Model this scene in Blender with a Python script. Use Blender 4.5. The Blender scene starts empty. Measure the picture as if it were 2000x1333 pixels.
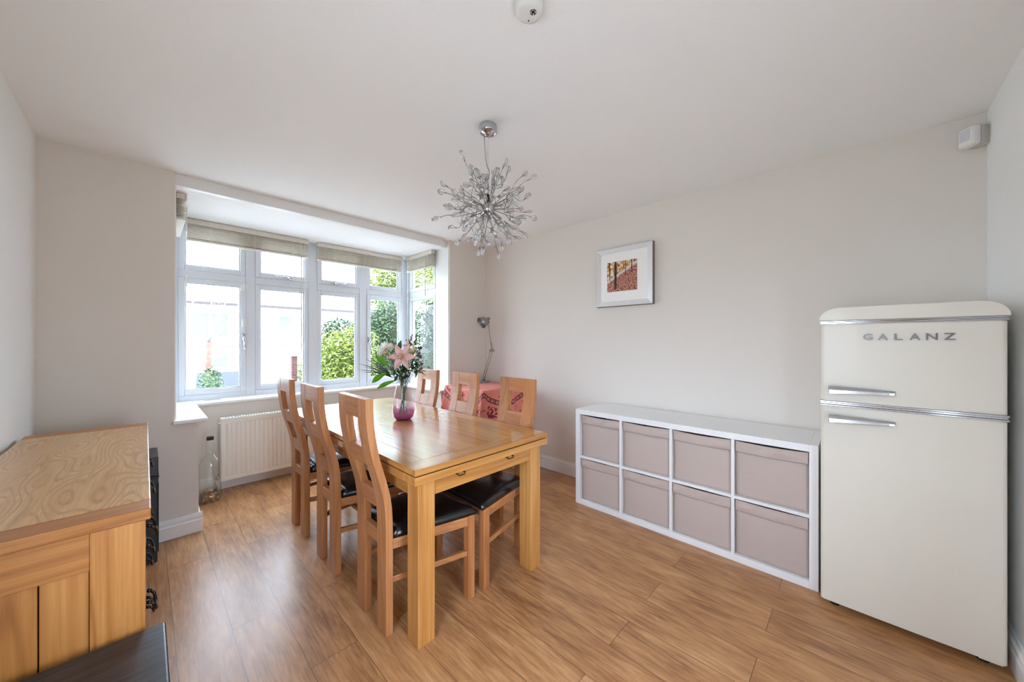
import bpy, bmesh, math, random
from mathutils import Vector, Matrix, Quaternion
PI = math.pi
S = bpy.context.scene
COL = S.collection
random.seed(7)

# ------------------------------------------------------------------ camera, world, exposure
YAW = 0.7996
cam_d = bpy.data.cameras.new('camera'); cam = bpy.data.objects.new('camera', cam_d); COL.objects.link(cam)
cam_d.sensor_width = 36.0; cam_d.lens = 697.0/2000.0*36.0; cam_d.shift_y = 0.00095
cam_d.clip_start = 0.02; cam_d.clip_end = 200
cam.location = (0, 0, 1.298); cam.rotation_euler = (PI/2, 0, -YAW)
S.camera = cam
W = bpy.data.worlds.new('overcast_sky'); S.world = W; W.use_nodes = True
bg = W.node_tree.nodes['Background']
bg.inputs['Color'].default_value = (0.79, 0.945, 1.145, 1); bg.inputs['Strength'].default_value = 8.0
S.view_settings.view_transform = 'Standard'; S.view_settings.look = 'None'
S.view_settings.exposure = 0.86; S.view_settings.gamma = 1.0; S.view_settings.use_curve_mapping = False
S.cycles.use_denoising = True; S.cycles.filter_width = 1.1
S.cycles.max_bounces = 14; S.cycles.diffuse_bounces = 9; S.cycles.glossy_bounces = 6
S.cycles.transmission_bounces = 10; S.cycles.transparent_max_bounces = 24
S.cycles.sample_clamp_indirect = 8.0
S.cycles.caustics_reflective = False; S.cycles.caustics_refractive = False

sun_d = bpy.data.lights.new('sun', 'SUN'); sun_d.energy = 5.0; sun_d.angle = 0.02; sun_d.color = (1.0, 0.96, 0.90)
sun = bpy.data.objects.new('sun', sun_d); COL.objects.link(sun); sun.location = (8, -2, 12)
sun.rotation_euler = Vector((-.70, .20, -.78)).to_track_quat('-Z', 'Y').to_euler()
def portal(name, loc, rot, sx, sy):
    l = bpy.data.lights.new(name, 'AREA'); l.shape = 'RECTANGLE'; l.size = sx; l.size_y = sy
    l.cycles.is_portal = True
    o = bpy.data.objects.new(name, l); COL.objects.link(o); o.location = loc; o.rotation_euler = rot
portal('daylight_portal_left', (-0.60, .45, 1.22), (PI/2, 0, -PI/2), .74, 1.14)
portal('daylight_portal_rear', (.65, -0.60, .85), (PI/2, 0, 0), .66, 1.14)
portal('daylight_portal_bay', (1.26, 4.33, 1.56), (-PI/2, 0, 0), 2.2, 1.65)
portal('daylight_portal_bay_right', (2.50, 3.85, 1.56), (PI/2, 0, PI/2), 0.70, 1.65)
portal('daylight_portal_bay_left', (0.04, 3.89, 1.56), (PI/2, 0, -PI/2), 0.62, 1.65)

# ------------------------------------------------------------------ dimensions of the room
GZ_ = -.85
XL, XR, YW, YB, H = -0.42, 2.886, 3.258, -0.452, 2.43

# ------------------------------------------------------------------ materials
def s2l(c):
    return tuple(((v/255.0)/12.92 if v/255.0 <= 0.04045 else ((v/255.0+0.055)/1.055)**2.4) for v in c)
def newmat(name):
    m = bpy.data.materials.new(name); m.use_nodes = True
    nt = m.node_tree; return m, nt, nt.nodes['Principled BSDF']
def flat(name, rgb, rough=0.5, metal=0.0, coat=0.0, spec=0.5, noise=0.0, nscale=60, bump=0.0, sheen=0.0):
    m, nt, p = newmat(name)
    c = s2l(rgb)
    p.inputs['Base Color'].default_value = (*c, 1); p.inputs['Roughness'].default_value = rough
    p.inputs['Metallic'].default_value = metal; p.inputs['Coat Weight'].default_value = coat
    p.inputs['Specular IOR Level'].default_value = spec
    if sheen: p.inputs['Sheen Weight'].default_value = sheen
    tc = nt.nodes.new('ShaderNodeTexCoord'); n = nt.nodes.new('ShaderNodeTexNoise')
    n.inputs['Scale'].default_value = nscale; n.inputs['Detail'].default_value = 6
    nt.links.new(tc.outputs['Object'], n.inputs['Vector'])
    if noise:
        r = nt.nodes.new('ShaderNodeValToRGB')
        r.color_ramp.elements[0].position = 0.3; r.color_ramp.elements[1].position = 0.7
        r.color_ramp.elements[0].color = (*[max(0, v*(1-noise)) for v in c], 1)
        r.color_ramp.elements[1].color = (*[min(1, v*(1+noise)) for v in c], 1)
        nt.links.new(n.outputs['Fac'], r.inputs['Fac']); nt.links.new(r.outputs['Color'], p.inputs['Base Color'])
    if bump:
        b = nt.nodes.new('ShaderNodeBump'); b.inputs['Strength'].default_value = bump; b.inputs['Distance'].default_value = 0.004
        nt.links.new(n.outputs['Fac'], b.inputs['Height']); nt.links.new(b.outputs['Normal'], p.inputs['Normal'])
    return m
def mathn(nt, op, a, b=None):
    n = nt.nodes.new('ShaderNodeMath'); n.operation = op
    for i, v in enumerate((a, b)):
        if v is None: continue
        if isinstance(v, (int, float)): n.inputs[i].default_value = v
        else: nt.links.new(v, n.inputs[i])
    return n.outputs[0]
_wc = {}
def wood(name, dark, mid, light, axis='z', rough=0.4, ring=9.0, coat=0.0, fine=1.0, seed=0.0, rw=0.17, along=0.5, across=7.0, bump=.12):
    key = (name, axis)
    if key in _wc: return _wc[key]
    m, nt, p = newmat('%s_%s' % (name, axis))
    tc = nt.nodes.new('ShaderNodeTexCoord')
    def mapped(a, b, off):
        mp = nt.nodes.new('ShaderNodeMapping')
        sc = [b, b, b]; sc['xyz'.index(axis)] = a
        mp.inputs['Scale'].default_value = sc; mp.inputs['Location'].default_value = (off, off*1.7, off*0.6)
        nt.links.new(shift.outputs[0], mp.inputs['Vector']); return mp.outputs['Vector']
    oi = nt.nodes.new('ShaderNodeObjectInfo'); shift = nt.nodes.new('ShaderNodeVectorMath'); shift.operation = 'MULTIPLY_ADD'
    shift.inputs[1].default_value = (13.0, 17.0, 11.0); nt.links.new(oi.outputs['Random'], shift.inputs[0]); nt.links.new(tc.outputs['Object'], shift.inputs[2])
    def noise(vec, sc, det, ro=0.55):
        n = nt.nodes.new('ShaderNodeTexNoise'); n.inputs['Scale'].default_value = sc
        n.inputs['Detail'].default_value = det; n.inputs['Roughness'].default_value = ro
        nt.links.new(vec, n.inputs['Vector']); return n.outputs['Fac']
    n1 = noise(mapped(along, across, seed), 1.0, 2, .5)                    # slow cathedral field
    rings = mathn(nt, 'SINE', mathn(nt, 'MULTIPLY', n1, ring*6.283))
    n2 = noise(mapped(3.0, 130.0*fine, seed+3), 1.0, 4, 0.6)       # fine pores
    line = mathn(nt, 'POWER', mathn(nt, 'ADD', mathn(nt, 'MULTIPLY', rings, 0.5), 0.5), 3.0)
    gate = mathn(nt, 'MINIMUM', mathn(nt, 'MAXIMUM', mathn(nt, 'MULTIPLY', mathn(nt, 'SUBTRACT', n2, .36), 4.5), 0.0), 1.2)
    rings = mathn(nt, 'SUBTRACT', 1.0, mathn(nt, 'MULTIPLY', line, gate))
    n3 = noise(mapped(0.8, 6.0, seed+9), 1.0, 3)
    f = mathn(nt, 'ADD', mathn(nt, 'MULTIPLY', rings, rw), mathn(nt, 'ADD', mathn(nt, 'MULTIPLY', n2, 0.50), mathn(nt, 'MULTIPLY', n3, 0.42)))
    f = mathn(nt, 'ADD', f, mathn(nt, 'ADD', mathn(nt, 'MULTIPLY', mathn(nt, 'SUBTRACT', oi.outputs['Random'], .5),   .07), .13-rw*.7))
    r = nt.nodes.new('ShaderNodeValToRGB')
    e = r.color_ramp.elements
    e[0].position = 0.33; e[0].color = (*s2l(dark), 1); e[1].position = 0.85; e[1].color = (*s2l(light), 1)
    k = e.new(0.58); k.color = (*s2l(mid), 1)
    nt.links.new(f, r.inputs['Fac']); nt.links.new(r.outputs['Color'], p.inputs['Base Color'])
    p.inputs['Roughness'].default_value = rough; p.inputs['Coat Weight'].default_value = coat; p.inputs['Coat Roughness'].default_value = 0.15
    if bump:
        b = nt.nodes.new('ShaderNodeBump'); b.inputs['Strength'].default_value = bump; b.inputs['Distance'].default_value = 0.002
        nt.links.new(n2, b.inputs['Height']); nt.links.new(b.outputs['Normal'], p.inputs['Normal'])
    _wc[key] = m; return m
def W_table(a): return wood('table_oak', (142, 88, 40), (186, 129, 67), (216, 164, 100), a, 0.2, 7, 0.45, bump=0)
def W_chair(a): return wood('chair_oak', (128, 76, 42), (176, 116, 70), (202, 146, 98), a, 0.36, 8, 0.1)
def W_side(a): return wood('sideboard_oak', (100, 54, 20), (164, 104, 48), (196, 138, 76), a, 0.38, 10, 0.05)

def schlick(nt, f0=.04):
    ge = nt.nodes.new('ShaderNodeNewGeometry'); dt = nt.nodes.new('ShaderNodeVectorMath'); dt.operation = 'DOT_PRODUCT'
    nt.links.new(ge.outputs['Incoming'], dt.inputs[0]); nt.links.new(ge.outputs['Normal'], dt.inputs[1])
    c = mathn(nt, 'SUBTRACT', 1.0, mathn(nt, 'ABSOLUTE', dt.outputs['Value']))
    return mathn(nt, 'ADD', mathn(nt, 'MULTIPLY', mathn(nt, 'POWER', c, 5.0), 1-f0), f0)
def glassy(name, tint, f0=.04, rough=0.0, alpha_diff=0.0, diff=None, single=False):
    """thin clear glass: passes light straight through, reflects at its surface"""
    m, nt, p = newmat(name); nt.nodes.remove(p)
    out = nt.nodes['Material Output']
    t = nt.nodes.new('ShaderNodeBsdfTransparent'); t.inputs['Color'].default_value = (*tint, 1)
    g = nt.nodes.new('ShaderNodeBsdfGlossy'); g.inputs['Roughness'].default_value = rough
    mx = nt.nodes.new('ShaderNodeMixShader'); fac = schlick(nt, f0)
    if single:      # coated pane: only its outer faces reflect
        ge = nt.nodes.new('ShaderNodeNewGeometry'); fac = mathn(nt, 'MULTIPLY', fac, mathn(nt, 'SUBTRACT', 1.0, ge.outputs['Backfacing']))
    nt.links.new(fac, mx.inputs[0])
    nt.links.new(t.outputs[0], mx.inputs[1]); nt.links.new(g.outputs[0], mx.inputs[2])
    last = mx.outputs[0]
    if alpha_diff:
        d = nt.nodes.new('ShaderNodeBsdfDiffuse'); d.inputs['Color'].default_value = (*diff, 1)
        m2 = nt.nodes.new('ShaderNodeMixShader'); m2.inputs[0].default_value = alpha_diff
        nt.links.new(last, m2.inputs[1]); nt.links.new(d.outputs[0], m2.inputs[2]); last = m2.outputs[0]
    nt.links.new(last, out.inputs['Surface']); return m

MT = {
 'wall': flat('beige_wall_paint', (222, 215, 207), 0.85, noise=0.015, nscale=150, bump=0.03),
 'wall_white': flat('pale_wall_paint', (234, 235, 233), 0.85, noise=0.012, nscale=150, bump=0.03),
 'ceil': flat('ceiling_paint', (240, 240, 239), 0.9, noise=0.01, nscale=80),
 'trim': flat('white_gloss_paint', (232, 231, 229), 0.35, noise=0.01, nscale=40),
 'upvc': flat('white_window_frame', (210, 214, 220), 0.3, noise=0.008, nscale=30),
 'pane': glassy('window_glass', (0.98, 0.99, 0.985), f0=.006, single=True),
 'blind': flat('cream_blind_slat', (212, 205, 192), 0.5, noise=0.05, nscale=25),
 'cord': flat('white_cord', (228, 226, 220), 0.7, noise=0.03),
 'chrome': flat('chrome', (196, 197, 200), 0.14, 1.0, noise=0.02),
 'steel': flat('brushed_steel', (160, 160, 160), 0.32, 1.0, noise=0.05),
 'darkmetal': flat('dark_pewter', (62, 58, 55), 0.38, 0.9, noise=0.1),
 'bronze': flat('brown_metal', (60, 34, 22), 0.4, 0.7, noise=0.1),
 'rad': flat('radiator_enamel', (232, 229, 222), 0.3, noise=0.01),
 'leather': flat('black_leather', (20, 19, 20), 0.26, noise=0.25, nscale=14, bump=0.15, spec=0.6),
 'white_board': flat('white_laminate', (236, 236, 237), 0.38, noise=0.008, nscale=20),
 'box': flat('taupe_fabric', (190, 175, 167), 0.9, noise=0.05, nscale=220, bump=0.12, sheen=0.15),
 'fridge': flat('cream_enamel', (219, 213, 200), 0.42, coat=0.08, noise=0.006, nscale=8),
 'gasket': flat('grey_gasket', (96, 96, 96), 0.6, noise=0.05),
 'black': flat('black_paint', (26, 25, 25), 0.35, noise=0.2, nscale=30),
 'slate': None,
 'plastic': flat('white_plastic', (226, 224, 220), 0.4, noise=0.01),
 'black_hole': flat('black_opening', (8, 8, 8), 0.8, noise=0.1),
 'lens': flat('sensor_lens', (205, 208, 214), 0.25, noise=0.02),
 'mat': flat('picture_mount', (240, 239, 236), 0.9, noise=0.01),
 'silver': flat('silver_frame', (226, 226, 226), 0.3, 0.35, noise=0.03, nscale=40),
 'frame_side': flat('frame_edge', (116, 104, 98), 0.5, noise=0.08),
}
def mk_slate():
    m, nt, p = newmat('black_stained_top')
    tc = nt.nodes.new('ShaderNodeTexCoord'); mp = nt.nodes.new('ShaderNodeMapping'); mp.inputs['Scale'].default_value = (3, 40, 40)
    nt.links.new(tc.outputs['Object'], mp.inputs['Vector'])
    n = nt.nodes.new('ShaderNodeTexNoise'); n.inputs['Scale'].default_value = 3; n.inputs['Detail'].default_value = 7
    nt.links.new(mp.outputs[0], n.inputs['Vector'])
    r = nt.nodes.new('ShaderNodeValToRGB'); r.color_ramp.elements[0].color = (.005, .005, .006, 1); r.color_ramp.elements[1].color = (.035, .035, .04, 1)
    r.color_ramp.elements[0].position = .35; r.color_ramp.elements[1].position = .75
    nt.links.new(n.outputs['Fac'], r.inputs['Fac']); nt.links.new(r.outputs['Color'], p.inputs['Base Color'])
    p.inputs['Roughness'].default_value = 0.3
    return m
MT['slate'] = mk_slate()

def mk_floor():
    m, nt, p = newmat('laminate_planks')
    tc = nt.nodes.new('ShaderNodeTexCoord'); L = nt.links
    mp = nt.nodes.new('ShaderNodeMapping'); mp.inputs['Rotation'].default_value = (0, 0, PI/2); mp.inputs['Location'].default_value = (0.3, 0.095, 0)
    L.new(tc.outputs['Object'], mp.inputs['Vector'])
    br = nt.nodes.new('ShaderNodeTexBrick'); br.offset = 0.37; br.offset_frequency = 2
    br.inputs['Scale'].default_value = 1.0; br.inputs['Brick Width'].default_value = 1.26; br.inputs['Row Height'].default_value = 0.185
    br.inputs['Mortar Size'].default_value = 0.0011; br.inputs['Mortar Smooth'].default_value = 0.1
    br.inputs['Color1'].default_value = (0, 0, 0, 1); br.inputs['Color2'].default_value = (1, 1, 1, 1); br.inputs['Mortar'].default_value = (0.5, .5, .5, 1)
    L.new(mp.outputs[0], br.inputs['Vector'])
    # offset the grain per plank
    mulv = nt.nodes.new('ShaderNodeVectorMath'); mulv.operation = 'MULTIPLY_ADD'
    mulv.inputs[1].default_value = (7.3, 11.1, 5.7); L.new(br.outputs['Color'], mulv.inputs[0]); L.new(tc.outputs['Object'], mulv.inputs[2])
    def noise(sx, sy, det, ro=.55):
        q = nt.nodes.new('ShaderNodeMapping'); q.inputs['Scale'].default_value = (sx, sy, 1); L.new(mulv.outputs[0], q.inputs['Vector'])
        n = nt.nodes.new('ShaderNodeTexNoise'); n.inputs['Scale'].default_value = 1; n.inputs['Detail'].default_value = det; n.inputs['Roughness'].default_value = ro
        L.new(q.outputs[0], n.inputs['Vector']); return n.outputs['Fac']
    n1 = noise(9, 1.6, 3); n2 = noise(110, 7, 5, .62); n3 = noise(15, 3.6, 4, .58)
    rings = mathn(nt, 'ADD', mathn(nt, 'MULTIPLY', mathn(nt, 'SINE', mathn(nt, 'MULTIPLY', n1, 50)), .5), .5)
    f = mathn(nt, 'ADD', mathn(nt, 'MULTIPLY', n3, .52), mathn(nt, 'ADD', mathn(nt, 'MULTIPLY', n2, .52), mathn(nt, 'MULTIPLY', rings, .07)))
    sep = nt.nodes.new('ShaderNodeSeparateColor'); L.new(br.outputs['Color'], sep.inputs[0])
    f = mathn(nt, 'ADD', f, mathn(nt, 'MULTIPLY', mathn(nt, 'SUBTRACT', sep.outputs[0], .5), .10))
    r = nt.nodes.new('ShaderNodeValToRGB'); e = r.color_ramp.elements
    e[0].position = .33; e[0].color = (*s2l((128, 82, 50)), 1); e[1].position = .80; e[1].color = (*s2l((208, 162, 116)), 1)
    k = e.new(.46); k.color = (*s2l((160, 112, 72)), 1); k = e.new(.6); k.color = (*s2l((184, 135, 90)), 1)
    L.new(f, r.inputs['Fac'])
    mx = nt.nodes.new('ShaderNodeMix'); mx.data_type = 'RGBA'; L.new(br.outputs['Fac'], mx.inputs[0]); L.new(r.outputs['Color'], mx.inputs[6])
    mx.inputs[7].default_value = (*s2l((100, 66, 42)), 1)
    L.new(mx.outputs[2], p.inputs['Base Color'])
    rr = mathn(nt, 'ADD', mathn(nt, 'MULTIPLY', n2, .16), .24); L.new(rr, p.inputs['Roughness'])
    b = nt.nodes.new('ShaderNodeBump'); b.inputs['Strength'].default_value = .12; b.inputs['Distance'].default_value = .002
    L.new(mathn(nt, 'SUBTRACT', n2, br.outputs['Fac']), b.inputs['Height']); L.new(b.outputs['Normal'], p.inputs['Normal'])
    p.inputs['Specular IOR Level'].default_value = .5
    return m
MT['floor'] = mk_floor()

# ------------------------------------------------------------------ mesh helpers
def wloc(o):
    v = Vector((0, 0, 0))
    while o is not None: v = v + Vector(o.location); o = o.parent
    return v
class MB:
    def __init__(s): s.bm = bmesh.new()
    def _hexa(s, pts):
        v = [s.bm.verts.new(p) for p in pts]
        for f in ((0,3,2,1),(4,5,6,7),(0,1,5,4),(1,2,6,5),(2,3,7,6),(3,0,4,7)): s.bm.faces.new([v[i] for i in f])
        return s
    def box(s, x0, x1, y0, y1, z0, z1):
        return s._hexa([(x0,y0,z0),(x1,y0,z0),(x1,y1,z0),(x0,y1,z0),(x0,y0,z1),(x1,y0,z1),(x1,y1,z1),(x0,y1,z1)])
    def hexa(s, bottom, top): return s._hexa(list(bottom)+list(top))
    def prism(s, poly, axis, a, b):
        """poly = 2-D points in the two other axes (in x,y,z order), swept from a to b along axis"""
        i = 'xyz'.index(axis)
        def P(p, t):
            q = list(p); q.insert(i, t); return q
        A = [s.bm.verts.new(P(p, a)) for p in poly]; B = [s.bm.verts.new(P(p, b)) for p in poly]
        n = len(poly)
        s.bm.faces.new(A[::-1]); s.bm.faces.new(B)
        for k in range(n): s.bm.faces.new((A[k], A[(k+1) % n], B[(k+1) % n], B[k]))
        return s
    def tube(s, pts, r, n=8, closed_ends=True):
        pts = [Vector(p) for p in pts]
        rs = r if isinstance(r, (list, tuple)) else [r]*len(pts)
        rings = []; up = None
        for i, p in enumerate(pts):
            t = (pts[min(i+1, len(pts)-1)] - pts[max(i-1, 0)])
            if t.length < 1e-9: t = Vector((0, 0, 1))
            t.normalize()
            if up is None: up = t.orthogonal().normalized()
            else:
                up = up - t*up.dot(t)
                up = up.normalized() if up.length > 1e-6 else t.orthogonal().normalized()
            w = t.cross(up)
            rings.append([s.bm.verts.new(p + (up*math.cos(2*PI*k/n) + w*math.sin(2*PI*k/n))*rs[i]) for k in range(n)])
        for a, b in zip(rings, rings[1:]):
            for k in range(n): s.bm.faces.new((a[k], a[(k+1) % n], b[(k+1) % n], b[k]))
        if closed_ends: s.bm.faces.new(rings[0][::-1]); s.bm.faces.new(rings[-1])
        return s
    def lathe(s, prof, c=(0, 0, 0), n=32, rot=None, cap=True):
        c = Vector(c); R = rot or Matrix.Identity(3); rings = []
        for r, z in prof:
            rings.append([s.bm.verts.new(c + R @ Vector((max(r, 1e-5)*math.cos(2*PI*k/n), max(r, 1e-5)*math.sin(2*PI*k/n), z))) for k in range(n)])
        for a, b in zip(rings, rings[1:]):
            for k in range(n): s.bm.faces.new((a[k], a[(k+1) % n], b[(k+1) % n], b[k]))
        if cap: s.bm.faces.new(rings[0][::-1]); s.bm.faces.new(rings[-1])
        return s
    def ball(s, c, r, sub=2, sc=(1, 1, 1)):
        M_ = Matrix.Translation(c) @ Matrix.Diagonal((sc[0]*r, sc[1]*r, sc[2]*r, 1))
        bmesh.ops.create_icosphere(s.bm, subdivisions=sub, radius=1, matrix=M_); return s
    def grid(s, fn, nu, nv):
        V = [[s.bm.verts.new(fn(i/nu, j/nv)) for j in range(nv+1)] for i in range(nu+1)]
        for i in range(nu):
            for j in range(nv): s.bm.faces.new((V[i][j], V[i+1][j], V[i+1][j+1], V[i][j+1]))
        return s
    def build(s, name, mat, parent=None, smooth=False, bevel=0.0, seg=2, local=False, thick=0.0, sub=0):
        if thick:   # give an open sheet its real thickness
            bmesh.ops.recalc_face_normals(s.bm, faces=s.bm.faces)
            bmesh.ops.solidify(s.bm, geom=list(s.bm.faces), thickness=thick)
        bmesh.ops.recalc_face_normals(s.bm, faces=s.bm.faces)
        if parent is not None and not local: bmesh.ops.translate(s.bm, verts=s.bm.verts, vec=-wloc(parent))
        if parent is None and not local:      # origin at the base centre of the thing
            co = [v.co for v in s.bm.verts]
            mn = [min(c[i] for c in co) for i in range(3)]; mx = [max(c[i] for c in co) for i in range(3)]
            org = Vector(((mn[0]+mx[0])/2, (mn[1]+mx[1])/2, mn[2])); bmesh.ops.translate(s.bm, verts=s.bm.verts, vec=-org)
        me = bpy.data.meshes.new(name); s.bm.to_mesh(me); s.bm.free()
        if smooth:
            for p in me.polygons: p.use_smooth = True
        o = bpy.data.objects.new(name, me); COL.objects.link(o); o.data.materials.append(mat)
        if parent is not None: o.parent = parent
        elif not local: o.location = org
        if bevel:
            b = o.modifiers.new('edge', 'BEVEL'); b.width = bevel; b.segments = seg; b.limit_method = 'ANGLE'; b.angle_limit = math.radians(40)
        if sub:
            b = o.modifiers.new('soft', 'SUBSURF'); b.levels = sub; b.render_levels = sub
        if smooth and bevel:
            pass
        return o
def tag(o, label, cat, group=None, kind=None):
    o['label'] = label; o['category'] = cat
    if group: o['group'] = group
    if kind: o['kind'] = kind
    return o
def thing(name, label, cat, loc=(0, 0, 0), group=None, rotz=0.0):
    o = bpy.data.objects.new(name, None); COL.objects.link(o); o.location = loc; o.rotation_euler = (0, 0, rotz)
    o.empty_display_size = 0.05
    return tag(o, label, cat, group)
def struct(o):
    o['kind'] = 'structure'; return o
def copy_tree(o, parent=None):
    c = o.copy(); COL.objects.link(c)
    if parent is not None: c.parent = parent
    for ch in list(o.children): copy_tree(ch, c)
    return c
def arc(cx, cy, r, a0, a1, n):
    return [(cx+r*math.cos(a0+(a1-a0)*k/n), cy+r*math.sin(a0+(a1-a0)*k/n)) for k in range(n+1)]
def bez(p0, p1, p2, p3, n=10):
    out = []
    for k in range(n+1):
        t = k/n; out.append(Vector(p0)*(1-t)**3 + Vector(p1)*3*t*(1-t)**2 + Vector(p2)*3*t*t*(1-t) + Vector(p3)*t**3)
    return out

# ================================================================== THE SETTING
struct(MB().box(XL-.1, XR+.1, YB-.1, 4.35, -0.08, 0).build('floor', MT['floor']))
bpy.data.objects['floor'].data.transform(Matrix.Translation(bpy.data.objects['floor'].location)); bpy.data.objects['floor'].location = (0, 0, 0)
struct(MB().box(XL-.1, XR+.1, YB-.1, 3.335, H, H+.12).build('ceiling', MT['ceil']))
wl = MB(); wy0, wy1, wz0, wz1 = .10, .80, .66, 1.76
wl.box(XL-.12, XL, YB, wy0, 0, H); wl.box(XL-.12, XL, wy1, 3.3, 0, H); wl.box(XL-.12, XL, wy0, wy1, 0, wz0); wl.box(XL-.12, XL, wy0, wy1, wz1, H)
struct(wl.build('wall_left', MT['wall_white']))
struct(MB().box(XR, XR+.12, YB, 3.5, 0, H).build('wall_right', MT['wall']))
# openings added in the left wall and behind the camera, unseen, for fill light
wb = MB(); wb.box(XL-.12, .34, YB-.1, YB, 0, H); wb.box(.96, XR+.12, YB-.1, YB, 0, H); wb.box(.34, .96, YB-.1, YB, 0, .30); wb.box(.34, .96, YB-.1, YB, 1.40, H)
struct(wb.build('wall_back', MT['wall_white']))
# window wall: two piers, the lower cheeks of the bay and the wall under the window
wf = MB()
wf.box(XL, .138, YW, 3.56, 0, H); wf.box(2.36, XR, YW, 3.50, 0, H)
struct(wf.build('wall_front', MT['wall']))
wbay = MB(); wbay.box(-.02, .258, YW+.0006, 4.30, 0, .75); wbay.box(2.25, 2.52, YW+.0006, 4.30, 0, .75); wbay.box(.258, 2.25, 4.05, 4.30, 0, .75)
struct(wbay.build('wall_bay', MT['wall']))
struct(MB().box(-.05, 2.55, 3.335, 4.40, 2.357, H+.12).build('ceiling_bay', MT['ceil']))
bm_ = MB(); bm_.box(.138, 2.289, 3.285, 3.335, 2.352, H)
struct(bm_.build('trim_1', MT['trim'], bevel=.003))
# sill board, L shaped at both ends
sl = MB(); sl.box(.128, .305, 3.222, 4.19, .75, .776); sl.box(.305, 2.205, 4.022, 4.19, .75, .776); sl.box(2.205, 2.37, 3.222, 4.19, .75, .776)
struct(sl.build('trim_2', MT['trim'], bevel=.008, seg=3))
# white reveal linings beside the bay windows
rv = MB(); rv.box(2.352, 2.362, 3.275, 3.52, .776, 2.357); rv.box(.136, .146, 3.275, 3.58, .776, 2.357)
struct(rv.build('trim_3', MT['trim']))

def skirt_profile(sign=1, h=.13, t=.02):
    return [(0, 0), (t*sign, 0), (t*sign, h*.62), (t*.86*sign, h*.68), (t*.86*sign, h*.82), (t*.5*sign, h*.90), (t*.4*sign, h), (0, h)]
def skirt_y(name, x, sign, y0, y1, h=.13):
    return struct(MB().prism([(x+a, z) for a, z in skirt_profile(sign, h)], 'y', y0, y1).build(name, MT['trim'], bevel=.0015))
def skirt_x(name, y, sign, x0, x1, h=.13):
    return struct(MB().prism([(y+a, z) for a, z in skirt_profile(sign, h)], 'x', x0, x1).build(name, MT['trim'], bevel=.0015))
skirt_y('baseboard_right', XR, -1, YB+.02, YW)
skirt_y('baseboard_left', XL, 1, YB+.02, YW)
skirt_x('baseboard_front_left', YW, -1, XL+.02, .278)
skirt_x('baseboard_front_right', YW, -1, 2.23, XR-.02)
skirt_x('baseboard_back_right', YB, 1, 2.2, XR)
skirt_y('baseboard_bay_left', .258, 1, YW, 4.05, .12)
skirt_y('baseboard_bay_right', 2.25, -1, YW, 4.05, .12)
skirt_x('baseboard_bay', 4.05, -1, .278, 2.23, .12)

# ------------------------------------------------------------------ windows
def frame_rect(mb, y0, y1, a0, a1, z0, z1, w, wz=None, plane='y'):
    """a rectangular ring of section w between a0..a1 (along x, or y for plane='x')"""
    wz = wz or w
    for (p0, p1, q0, q1) in ((a0, a0+w, z0, z1), (a1-w, a1, z0, z1), (a0+w, a1-w, z0, z0+wz), (a0+w, a1-w, z1-wz, z1)):
        if plane == 'y': mb.box(p0, p1, y0, y1, q0, q1)
        else: mb.box(y0, y1, p0, p1, q0, q1)
def sash(parent, name, a0, a1, z0, z1, face, plane='y', w=.042, inward=-1, depth=.055):
    """one casement: bevelled ring, inner bead and its glass as sub-part"""
    m = MB(); f0, f1 = sorted((face, face-inward*depth))
    frame_rect(m, f0, f1, a0, a1, z0, z1, w, plane=plane)
    o = m.build(name, MT['upvc'], parent, bevel=.004)
    b = MB(); g0, g1 = sorted((face-inward*.012, face-inward*.03))
    frame_rect(b, g0, g1, a0+w, a1-w, z0+w, z1-w, .010, plane=plane)
    b.build('glazing_bead', MT['upvc'], o, bevel=.003)
    g = MB(); c = face-inward*.034
    if plane == 'y': g.box(a0+w-.004, a1-w+.004, c-.002, c+.002, z0+w-.004, z1-w+.004)
    else: g.box(c-.002, c+.002, a0+w-.004, a1-w+.004, z0+w-.004, z1-w+.004)
    g.build('glass_pane', MT['pane'], o)
    return o
def lever(parent, x, y, z, horizontal=False, flip=1):
    m = MB()
    if not horizontal:
        m.box(x-.012, x+.012, y-.012, y, z-.03, z+.03)
        m.tube([(x, y-.012, z), (x, y-.035, z), (x+.002*flip, y-.042, z-.02), (x+.004*flip, y-.04, z-.075), (x+.006*flip, y-.036, z-.115)], [.009, .009, .009, .0075, .005], 10)
    else:
        m.box(x-.03, x+.03, y-.012, y, z-.012, z+.012)
        m.tube([(x, y-.012, z), (x, y-.035, z), (x+.02*flip, y-.044, z), (x+.075*flip, y-.042, z+.003), (x+.12*flip, y-.038, z+.004)], [.009, .009, .009, .0075, .005], 10)
    return m.build('window_handle', MT['chrome'], parent, smooth=True)
YF = 4.19
win = bpy.data.objects.new('window_1', None); COL.objects.link(win); win.location = (1.27, YF+.03, .776); struct(win)
fr = MB()
fr.box(.138, .200, YF, YF+.07, .776, 2.357); fr.box(2.285, 2.375, YF, YF+.07, .776, 2.357)
for a, b in ((.670, .745), (1.212, 1.295), (1.752, 1.838)): fr.box(a, b, YF, YF+.07, .776, 2.357)
for a, b in ((.2, .67), (.745, 1.212), (1.295, 1.752), (1.838, 2.285)):
    fr.box(a, b, YF, YF+.07, .776, .832); fr.box(a, b, YF, YF+.07, 1.860, 1.928); fr.box(a, b, YF, YF+.07, 2.312, 2.357)
fr.build('frame', MT['upvc'], win, bevel=.004)
lows = []
for i, (a, b) in enumerate(((.2, .67), (.745, 1.212), (1.295, 1.752), (1.838, 2.285))):
    lo = sash(win, 'casement', a, b, .832, 1.860, YF-.008 if i in (0, 3) else YF+.006, w=.040)
    up = sash(win, 'top_light', a, b, 1.928, 2.312, YF-.008 if i in (1, 2) else YF+.006, w=.040)
    lows.append((lo, up))
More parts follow.
